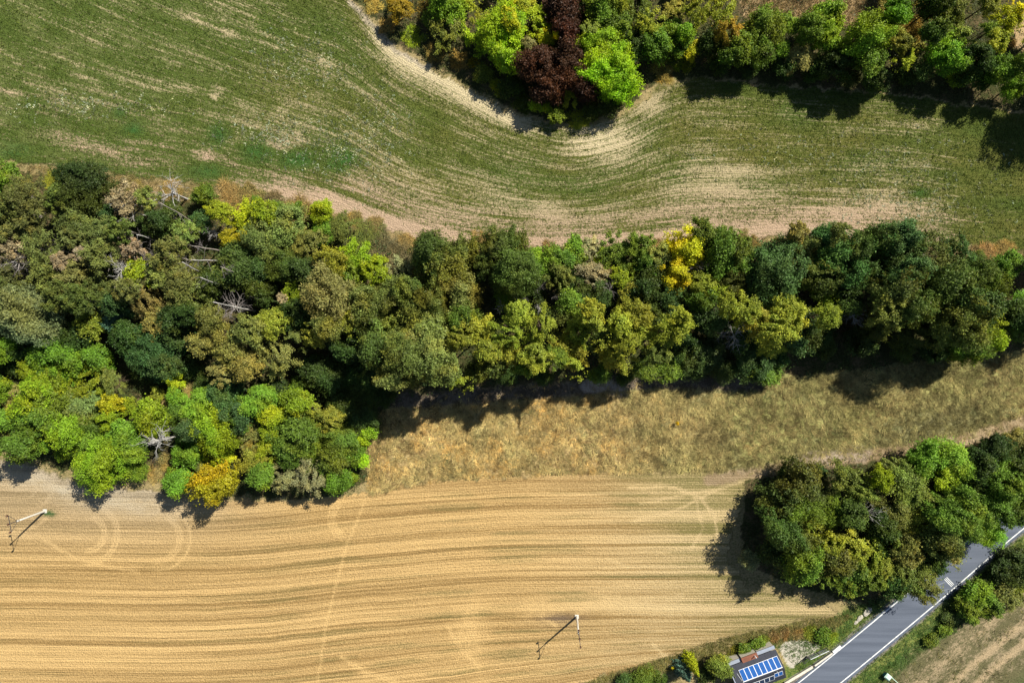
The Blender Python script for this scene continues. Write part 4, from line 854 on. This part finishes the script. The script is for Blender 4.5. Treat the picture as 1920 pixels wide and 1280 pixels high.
def meadow_tint(x, y, r):
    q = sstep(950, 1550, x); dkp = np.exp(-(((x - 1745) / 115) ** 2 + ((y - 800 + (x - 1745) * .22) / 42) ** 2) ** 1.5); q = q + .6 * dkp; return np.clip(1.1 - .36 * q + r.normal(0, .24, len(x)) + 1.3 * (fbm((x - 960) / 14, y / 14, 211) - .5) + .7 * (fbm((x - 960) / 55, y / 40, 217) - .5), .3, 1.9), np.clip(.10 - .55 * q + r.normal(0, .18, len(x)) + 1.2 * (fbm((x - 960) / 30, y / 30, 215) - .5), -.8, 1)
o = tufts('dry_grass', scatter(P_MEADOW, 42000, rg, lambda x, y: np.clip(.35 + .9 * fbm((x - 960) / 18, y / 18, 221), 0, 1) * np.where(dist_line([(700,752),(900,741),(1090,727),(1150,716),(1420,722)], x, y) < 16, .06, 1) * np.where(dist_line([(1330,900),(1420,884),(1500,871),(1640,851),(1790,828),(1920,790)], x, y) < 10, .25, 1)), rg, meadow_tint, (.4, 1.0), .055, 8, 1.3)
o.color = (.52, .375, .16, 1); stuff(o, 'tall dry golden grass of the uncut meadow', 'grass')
margin = [(-60,296),(200,322),(400,345),(520,370),(620,398),(720,432),(800,453),(900,463),(1060,463),(1250,452),(1500,442),(1700,449),(1800,463),(1980,470),(1980,500),(1830,492),(1700,470),(1500,460),(1300,462),(1230,475),(1000,475),(800,482),(740,474),(640,438),(520,405),(360,378),(230,368),(100,345),(-60,335)]
mtint = lambda x, y, r: (np.clip(r.normal(1, .22, len(x)), .4, 1.8), np.clip(r.normal(.15, .2, len(x)), 0, 1))
o = tufts('margin_grass', scatter(margin, 26000, rg), rg, mtint, (.35, .8), .06, 6); o.color = (.25, .195, .085, 1); stuff(o, 'dry tan grass strip between green field and wood', 'grass')
verge = [(1440,1200),(1520,1180),(1570,1150),(1640,1120),(1700,1085),(1920,930),(1980,900),(1980,1010),(1920,1040),(1870,1110),(1800,1178),(1715,1232),(1630,1310),(1540,1300)]
o = tufts('verge_grass', scatter(verge, 20000, rg), rg, mtint, (.3, .6), .07, 6, mat=M_LEAF); o.color = (.085, .145, .03, 1); stuff(o, 'green grass on the road verges', 'grass')
bank = [(1060,1290),(1150,1260),(1250,1230),(1330,1204),(1400,1186),(1500,1164),(1600,1150),(1560,1180),(1530,1200),(1500,1196),(1460,1204),(1380,1232),(1330,1250),(1200,1262),(1100,1300)]
o = tufts('bank_grass', scatter(bank, 16000, rg), rg, mtint, (.35, .8), .07, 6); o.color = (.20, .18, .065, 1); stuff(o, 'rough olive grass between stubble and cottage garden', 'grass')
o = tufts('fallow_weeds', scatter(P_FALLOW, 22000, rg, lambda x, y: np.clip(2.6 * (fbm((x - 960) / 22, y / 22, 231) - .38), 0, 1)), rg, mtint, (.3, .7), .07, 6); o.color = (.17, .16, .07, 1); stuff(o, 'patchy weeds of the fallow strip', 'weeds')
op_poly = [(1370,-60),(1660,-60),(1650,10),(1640,45),(1560,52),(1480,50),(1400,35)]
o = tufts('clearing_grass', scatter(op_poly, 4000, rg), rg, mtint, (.4, .9), .07, 6); o.color = (.30, .215, .105, 1); stuff(o, 'dry tan grass of the clearing behind the upper hedge', 'grass')
def crop_tint(x, y, r): return np.clip(r.normal(1, .25, len(x)), .4, 1.8), np.clip(r.normal(.25, .25, len(x)), 0, 1)
def crop_dens(x, y):
    i = np.clip(np.searchsorted(gx, x) - 1, 0, nx - 2); j = np.clip(np.searchsorted(gy, y) - 1, 0, ny - 2); return np.clip(.95 - 1.1 * C[i, j], 0, 1)
o = tufts('crop_plants', scatter(P_FIELD, 95000, rg, crop_dens), rg, crop_tint, (.16, .34), .13, 4, .8, M_LEAF); o.color = (.098, .138, .024, 1); stuff(o, 'low green crop plants of the upper field', 'crop')
spots = [(150,200,90,14),(520,250,60,18),(640,290,60,30),(1730,380,90,26),(1600,300,160,30),(560,120,60,40),(700,240,40,50)]
wx_ = np.concatenate([rg.normal(cx, sx, 260) for cx, cy, sx, sy in spots]); wy_ = np.concatenate([rg.normal(cy, sy, 260) for cx, cy, sx, sy in spots]); k_in = inside(P_FIELD, wx_, wy_)
o = tufts('pale_weeds', (wx_[k_in], wy_[k_in]), rg, crop_tint, (.2, .4), .22, 4, .9, M_LEAF); o.color = (.34, .37, .26, 1); stuff(o, 'pale flowering weeds scattered in the green field', 'weeds')
def under(name, poly, n, col, label, z=(.1, 1.3), leaf=.3):
    x, y = scatter(poly, n, rg, lambda x, y: np.clip(1.9 * (fbm((x - 960) / 30, y / 30, 241) - .22), 0, 1)); n = len(x); per = 9
    P = np.stack([(x - 960) * .1, (640 - y) * .1, rg.uniform(*z, n)], -1)[:, None] + rg.normal(size=(n, per, 3)) * np.array([.35, .35, .2]); P[..., 2] = np.maximum(P[..., 2], .06)
    Nn = unit(np.array([0, 0, .8]) + rg.normal(size=(n, per, 3)) * .5); tb = rg.normal(1, .2, (n, 1)) * rg.normal(1, .2, (n, per)); ty = np.clip(rg.normal(.1, .25, (n, 1)) + 0 * tb, 0, 1)
    me = leaf_mesh(name, P.reshape(-1, 3), Nn.reshape(-1, 3), leaf * rg.uniform(.6, 1.3, n * per), leaf * .6, np.stack([tb, ty], -1).reshape(-1, 2), M_LEAF, rg)
    o = bpy.data.objects.new(name, me); COL.objects.link(o); o.color = (*col, 1); stuff(o, label, 'undergrowth')
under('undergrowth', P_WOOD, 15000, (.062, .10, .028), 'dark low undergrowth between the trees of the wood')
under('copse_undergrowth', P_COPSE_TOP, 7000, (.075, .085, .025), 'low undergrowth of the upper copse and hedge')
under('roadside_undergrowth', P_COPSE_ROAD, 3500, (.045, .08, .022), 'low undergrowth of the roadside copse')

# ------------------------------------------------------------------ power-line poles in the stubble
M_CONC = plain('pole_concrete', (.56, .53, .47), .85, var=.15, scale=3)
M_STEEL = plain('dark_steel', (.075, .07, .075), .6, .3, var=.2)
M_INS = plain('insulator_glaze', (.10, .045, .03), .3, var=.1)
M_WHITE = plain('white_coating', (.72, .72, .70), .6, var=.1)
def pole(bx, by, top_h, lean, label, bracket):
    x, y = W(bx, by); r = tag(empty('utility_pole', (x, y, 0)), label, 'pole', 'power line poles in the stubble field')
    tx, ty = lean
    MB().tube([(0, 0, -.3), (tx * .5, ty * .5, top_h * .5), (tx, ty, top_h)], [.21, .17, .13], 10).build('shaft', M_CONC, r, True)
    MB().box(-.35, .35, -.35, .35, -.2, .12).build('footing', M_CONC, r)
    mb = MB(); tip = (tx, ty, top_h); ax = Vector(bracket).normalized()
    mid_ = Vector(tip) + Vector((0, 0, 1.7)); a = mid_ + ax * 1.45; b = mid_ - ax * 1.45
    mb.bar((tx, ty, top_h - .9), mid_ + Vector((0, 0, .15)), .11); mb.bar(a, b, .09, .08); mb.bar(Vector(tip) - Vector((0, 0, .2)), a, .05); mb.bar(Vector(tip) - Vector((0, 0, .2)), b, .05)
    ca = mb.build('crossarm', M_STEEL, r)
    for p in (a, mid_ + Vector((0, 0, .1)), b):
        MB().tube([p, p + Vector((0, 0, .16)), p + Vector((0, 0, .18)), p + Vector((0, 0, .34)), p + Vector((0, 0, .36)), p + Vector((0, 0, .55))], [.05, .05, .17, .14, .19, .08], 10).build('insulator', M_INS, r, True)
    mb = MB(); 
    for z in (.35, .5): mb.tube([(tx, ty, top_h - z), (tx, ty, top_h - z + .06)], [.17, .17], 10)
    mb.build('clamp', M_STEEL, r)
pole(84.5, 957.5, 7.3, (0, 0), 'pale concrete power pole at the left edge of the stubble', (.18, -.98, 0))
pole(1081.5, 1155, 8.0, (-.45, .15), 'slim concrete power pole in the stubble near the garden', (.10, -.99, 0))

# ------------------------------------------------------------------ cottage with solar roof
M_ROOF = plain('slate_sheet', (.034, .038, .054), .7, .1, var=.12, scale=1.5, spec=.4)
M_ROOF2 = plain('grey_sheet', (.27, .305, .37), .55, .1, var=.1, scale=2)
M_RUST = plain('rust_red_sheet', (.20, .075, .042), .7, var=.15, scale=3)
M_WALL = plain('cottage_render', (.55, .50, .42), .9, var=.1)
M_CELL = plain('solar_cells', (.003, .085, .33), .35, var=.12, scale=2, spec=.5)
M_CELL2 = plain('navy_cells', (.004, .022, .075), .25, var=.12, scale=2, spec=.5)
M_FRAME = plain('panel_frame', (.76, .78, .80), .5, .1, var=.05)
M_GLASS = plain('window_glass', (.03, .04, .05), .1, var=.05, spec=.6)
def UV(u, v): return (u * .936 - v * .352, u * .352 + v * .936)
hx, hy = UV(20.85, -72.65); house = tag(empty('cottage', (hx, hy, 0), math.atan2(.352, .936)), 'small cottage with slate-grey gable roof and blue solar panels', 'house')
Lh, Wh, EZ, RZ = 4.6, 2.75, 2.6, 4.2
mb = MB(); n0 = 0
mb.hexa([(-Lh+.3,-Wh+.35,0),(Lh-.3,-Wh+.35,0),(Lh-.3,Wh-.35,0),(-Lh+.3,Wh-.35,0),(-Lh+.3,-Wh+.35,EZ-.02),(Lh-.3,-Wh+.35,EZ-.02),(Lh-.3,Wh-.35,EZ-.02),(-Lh+.3,Wh-.35,EZ-.02)])
for sx in (-1, 1):
    k = len(mb.v); x_ = sx * (Lh - .3); x2 = sx * (Lh - .5)
    mb.v += [(x_, -Wh+.35, EZ-.02), (x_, Wh-.35, EZ-.02), (x_, 0, RZ - .12), (x2, -Wh+.35, EZ-.02), (x2, Wh-.35, EZ-.02), (x2, 0, RZ - .12)]
    mb.f += [(k, k+1, k+2), (k+5, k+4, k+3), (k, k+2, k+5, k+3), (k+1, k+4, k+5, k+2)]
wall = mb.build('wall', M_WALL, house)
def slope_pt(u, d, side, lift=0.0):
    """point on a roof slope: d = metres down from the ridge (plan), side +1 upper, -1 lower"""
    nrm = math.hypot(RZ - EZ, Wh); return (u, side * (d + lift * (RZ - EZ) / nrm), RZ - d * (RZ - EZ) / Wh + lift * Wh / nrm)
def slab(name, u0, u1, d0, d1, side, lo, hi, mat, parent):
    p = [slope_pt(u0, d0, side, lo), slope_pt(u1, d0, side, lo), slope_pt(u1, d1, side, lo), slope_pt(u0, d1, side, lo), slope_pt(u0, d0, side, hi), slope_pt(u1, d0, side, hi), slope_pt(u1, d1, side, hi), slope_pt(u0, d1, side, hi)]
    if side > 0: p = p[3::-1] + p[7:3:-1]
    return MB().hexa(p).build(name, mat, parent)
for side in (1, -1):
    n_sh = 8
    for i in range(n_sh):      # roofing sheets lapped side by side
        slab('roof_sheet', -Lh + 2 * Lh * i / n_sh, -Lh + 2 * Lh * (i + 1) / n_sh - .015, .02, Wh, side, 0, .05 + .008 * (i % 2), M_ROOF, house)
MB().bar((-Lh, 0, RZ + .05), (Lh, 0, RZ + .05), .3, .08).build('ridge_cap', M_ROOF, house)
slab('gable_trim', -Lh - .16, -Lh - .005, .0, Wh, 1, -.05, .08, M_ROOF2, house); slab('gable_trim', -Lh - .16, -Lh - .005, .0, Wh, -1, -.05, .08, M_ROOF2, house)
def solar(u0, u1, d0, d1, side, mat, tilt=0.0):
    p = slab('solar_panel', u0, u1, d0, d1, side, .14, .185, M_FRAME, house)
    g = slab('cell_face', u0 + .06, u1 - .06, d0 + .06, d1 - .06, side, .183, .192, mat, p); return p
for i in range(8): solar(-3.25 + i * .94, -3.25 + i * .94 + .93, .12, 1.85, 1, M_CELL)
for i in range(2): solar(2.45 + i * .83, 2.45 + i * .83 + .82, .42, 1.45, -1, M_CELL)
for i in range(5): solar(-2.4 + i * .96, -2.4 + i * .96 + .955, .75, 1.9, -1, M_CELL2)
slab('mounting_rail', -3.4, 4.35, .06, .11, 1, .06, .2, M_FRAME, house)
MB().bar(slope_pt(-3.75, 1.5, 1, .12), slope_pt(-3.4, .3, 1, .12), .05).build('cable_duct', M_FRAME, house)
MB().bar(slope_pt(3.1, .02, -1, .12), slope_pt(3.1, .42, -1, .12), .06).build('cable_duct', M_FRAME, house)
# lean-to along the upper eave and the rust-red porch roof set into it
for u0, u1 in ((-Lh, -2.0), (1.15, Lh)):
    MB().hexa([(u0, Wh + .02, 2.35), (u1, Wh + .02, 2.35), (u1, Wh + .62, 2.25), (u0, Wh + .62, 2.25), (u0, Wh + .02, 2.42), (u1, Wh + .02, 2.42), (u1, Wh + .62, 2.32), (u0, Wh + .62, 2.32)]).build('lean_to_roof', M_ROOF2, house)
    MB().box(u0 + .1, u1 - .1, Wh + .38, Wh + .5, 0, 2.26).build('lean_to_wall', M_WALL, house)
MB().hexa([(-1.95, Wh - .15, 2.72), (1.1, Wh - .15, 2.72), (1.1, Wh + .75, 2.62), (-1.95, Wh + .75, 2.62), (-1.95, Wh - .15, 2.84), (1.1, Wh - .15, 2.84), (1.1, Wh + .75, 2.74), (-1.95, Wh + .75, 2.74)]).build('porch_roof', M_RUST, house)
MB().box(-1.85, 1.0, Wh + .55, Wh + .65, 0, 2.62).build('porch_wall', M_WALL, house)
MB().tube([(.55, Wh + .35, 2.7), (.55, Wh + .35, 3.7)], [.07, .07], 8).build('vent_pipe', M_FRAME, house, True)
for u in (-3.2, .2, 3.0):
    f_ = MB().box(u - .5, u + .5, -Wh + .30, -Wh + .36, 1.0, 2.0).build('window', M_WHITE, house); MB().box(u - .42, u + .42, -Wh + .28, -Wh + .31, 1.08, 1.92).build('pane', M_GLASS, f_)
d_ = MB().box(Lh - .32, Lh - .26, -.5, .45, 0, 2.05).build('door', M_RUST, house); MB().box(Lh - .27, Lh - .2, .3, .36, .95, 1.1).build('handle', M_STEEL, d_)

# ------------------------------------------------------------------ roadside bits by the cottage
def P3(px, py, z=0): return Vector((*W(px, py), z))
fen = tag(empty('steel_fence', P3(1514, 1230)), 'low steel fence between gravel yard and road', 'fence')
o0 = P3(1514, 1230); a = Vector((0, 0, 0)); b = P3(1549, 1213.5) - o0
for z, nm, m in ((.12, 'bottom_rail', M_STEEL), (1.25, 'top_rail', M_FRAME)): MB().bar(a + Vector((0, 0, z)), b + Vector((0, 0, z)), .09).build(nm, m, fen)
for t_ in (0, .5, 1): q = a.lerp(b, t_); MB().bar(q + Vector((0, 0, -.2)), q + Vector((0, 0, 1.32)), .11).build('post', M_STEEL, fen)
for i in range(1, 26):
    if i == 13: continue
    q = a.lerp(b, i / 26); MB().bar(q + Vector((0, 0, .16)), q + Vector((0, 0, 1.22)), .022).build('bar', M_FRAME, fen)
g = tag(empty('yard_gate', P3(1503, 1237)), 'open dark steel gate leaf at the gravel yard', 'gate'); a = Vector((0, 0, 0)); b = P3(1512, 1229) - P3(1503, 1237)
for z in (.2, .75, 1.3): MB().bar(a + Vector((0, 0, z)), b + Vector((0, 0, z)), .08).build('rail', M_STEEL, g)
for t_ in (0, 1): q = a.lerp(b, t_); MB().bar(q + Vector((0, 0, -.1)), q + Vector((0, 0, 1.4)), .12).build('post', M_STEEL, g)
dirv = (P3(1570, 1206.5) - P3(1557.5, 1217)); c0 = P3(1558.5, 1218.5)
o = MB().box(0, dirv.length + .2, -.5, .02, -.1, .5).build('concrete_block', M_WHITE); o.location = c0; o.rotation_euler = (0, 0, math.atan2(dirv.y, dirv.x)); tag(o, 'white concrete block at the road edge by the fence', 'block')
def lowwall(p0, p1, w, h, label, name='retaining_wall'):
    d = P3(*p1) - P3(*p0); r = tag(empty(name, P3(*p0), math.atan2(d.y, d.x)), label, 'wall'); MB().box(0, d.length, -w / 2, w / 2, -.2, h).build('wall_body', M_CONC, r); MB().box(-.05, d.length + .05, -w / 2 - .06, w / 2 + .06, h + .002, h + .1).build('coping', M_WALLTOP, r)
M_WALLTOP = plain('pale_coping', (.60, .55, .46), .9, var=.2, scale=3, bump=.3)
lowwall((1470, 1278), (1521, 1247), .35, .5, 'pale low wall between cottage and road')
lowwall((1525, 1243.5), (1557, 1220.5), .18, .7, 'thin pale kerb wall below the steel fence', 'kerb_wall')
M_MINT = plain('mint_metal', (.55, .74, .62), .5, var=.06); M_MINT_SHADE = plain('mint_metal_shade', (.02, .16, .19), .5, var=.1)  # dark teal paints the shaded side of the mint box into its body
k_ = tag(empty('mint_cabinet', P3(1660, 1264), math.radians(-40)), 'pale mint metal box with a rail on the verge', 'cabinet')
MB().box(-.5, .5, -.4, .4, 0, .95).build('body', M_MINT_SHADE, k_)
MB().hexa([(-.6, -.5, .96), (.6, -.5, .96), (.6, .5, .96), (-.6, .5, .96), (-.42, -.3, 1.14), (.42, -.3, 1.14), (.42, .3, 1.14), (-.42, .3, 1.14)]).build('lid', M_MINT, k_)
MB().bar((.55, .4, .9), (3.0, .3, .9), .1).build('rail', M_MINT, k_); MB().bar((2.9, .3, -.1), (2.9, .3, .9), .1).build('rail_post', M_MINT, k_)
M_STONE = plain('pale_stone', (.45, .41, .34), .9, var=.2, scale=3, bump=.4)
def stone(px, py, s, label, seed):
    r_ = np.random.default_rng(seed); v = []; f = []; n = 8
    for j, (z, k) in enumerate(((-.1, 1), (.22, .95), (.36, .6))):
        for i in range(n): t_ = 6.283 * i / n; q = k * s * r_.uniform(.8, 1.2); v.append((q * math.cos(t_) * 1.4, q * math.sin(t_) * .7, z * min(1, s)))
    for j in range(2): f += [(j*n+i, j*n+(i+1) % n, (j+1)*n+(i+1) % n, (j+1)*n+i) for i in range(n)]
    f.append(tuple(2*n+i for i in range(n))); o = mesh_obj('stone_slab', v, f, M_STONE); o.location = P3(px, py); o.rotation_euler = (0, 0, .8); tag(o, label, 'stone', 'pale stones on the verge below the roadside copse')
stone(1626, 1146, .8, 'larger pale stone slab on the verge, nearer the copse', 1); stone(1612, 1158, .6, 'pale stone slab on the verge, middle one', 2); stone(1605, 1166, .4, 'smallest pale stone on the verge, nearest the cottage', 3)
fl = tag(empty('flowering_plant', P3(1268, 792)), 'tiny yellow flowering plant alone in the dry meadow', 'plant')
q = proto('s', 1.1, random.Random(3))[0]; c_ = bpy.data.objects.new('blossom', q); COL.objects.link(c_); c_.parent = fl; c_.scale = (.3, .3, .4); c_.location = (0, 0, .8); c_.color = (.6, .42, .01, 1)
MB().tube([(0, 0, -.1), (0, 0, 1.0)], [.03, .02], 5).build('stem', M_BARK, fl)
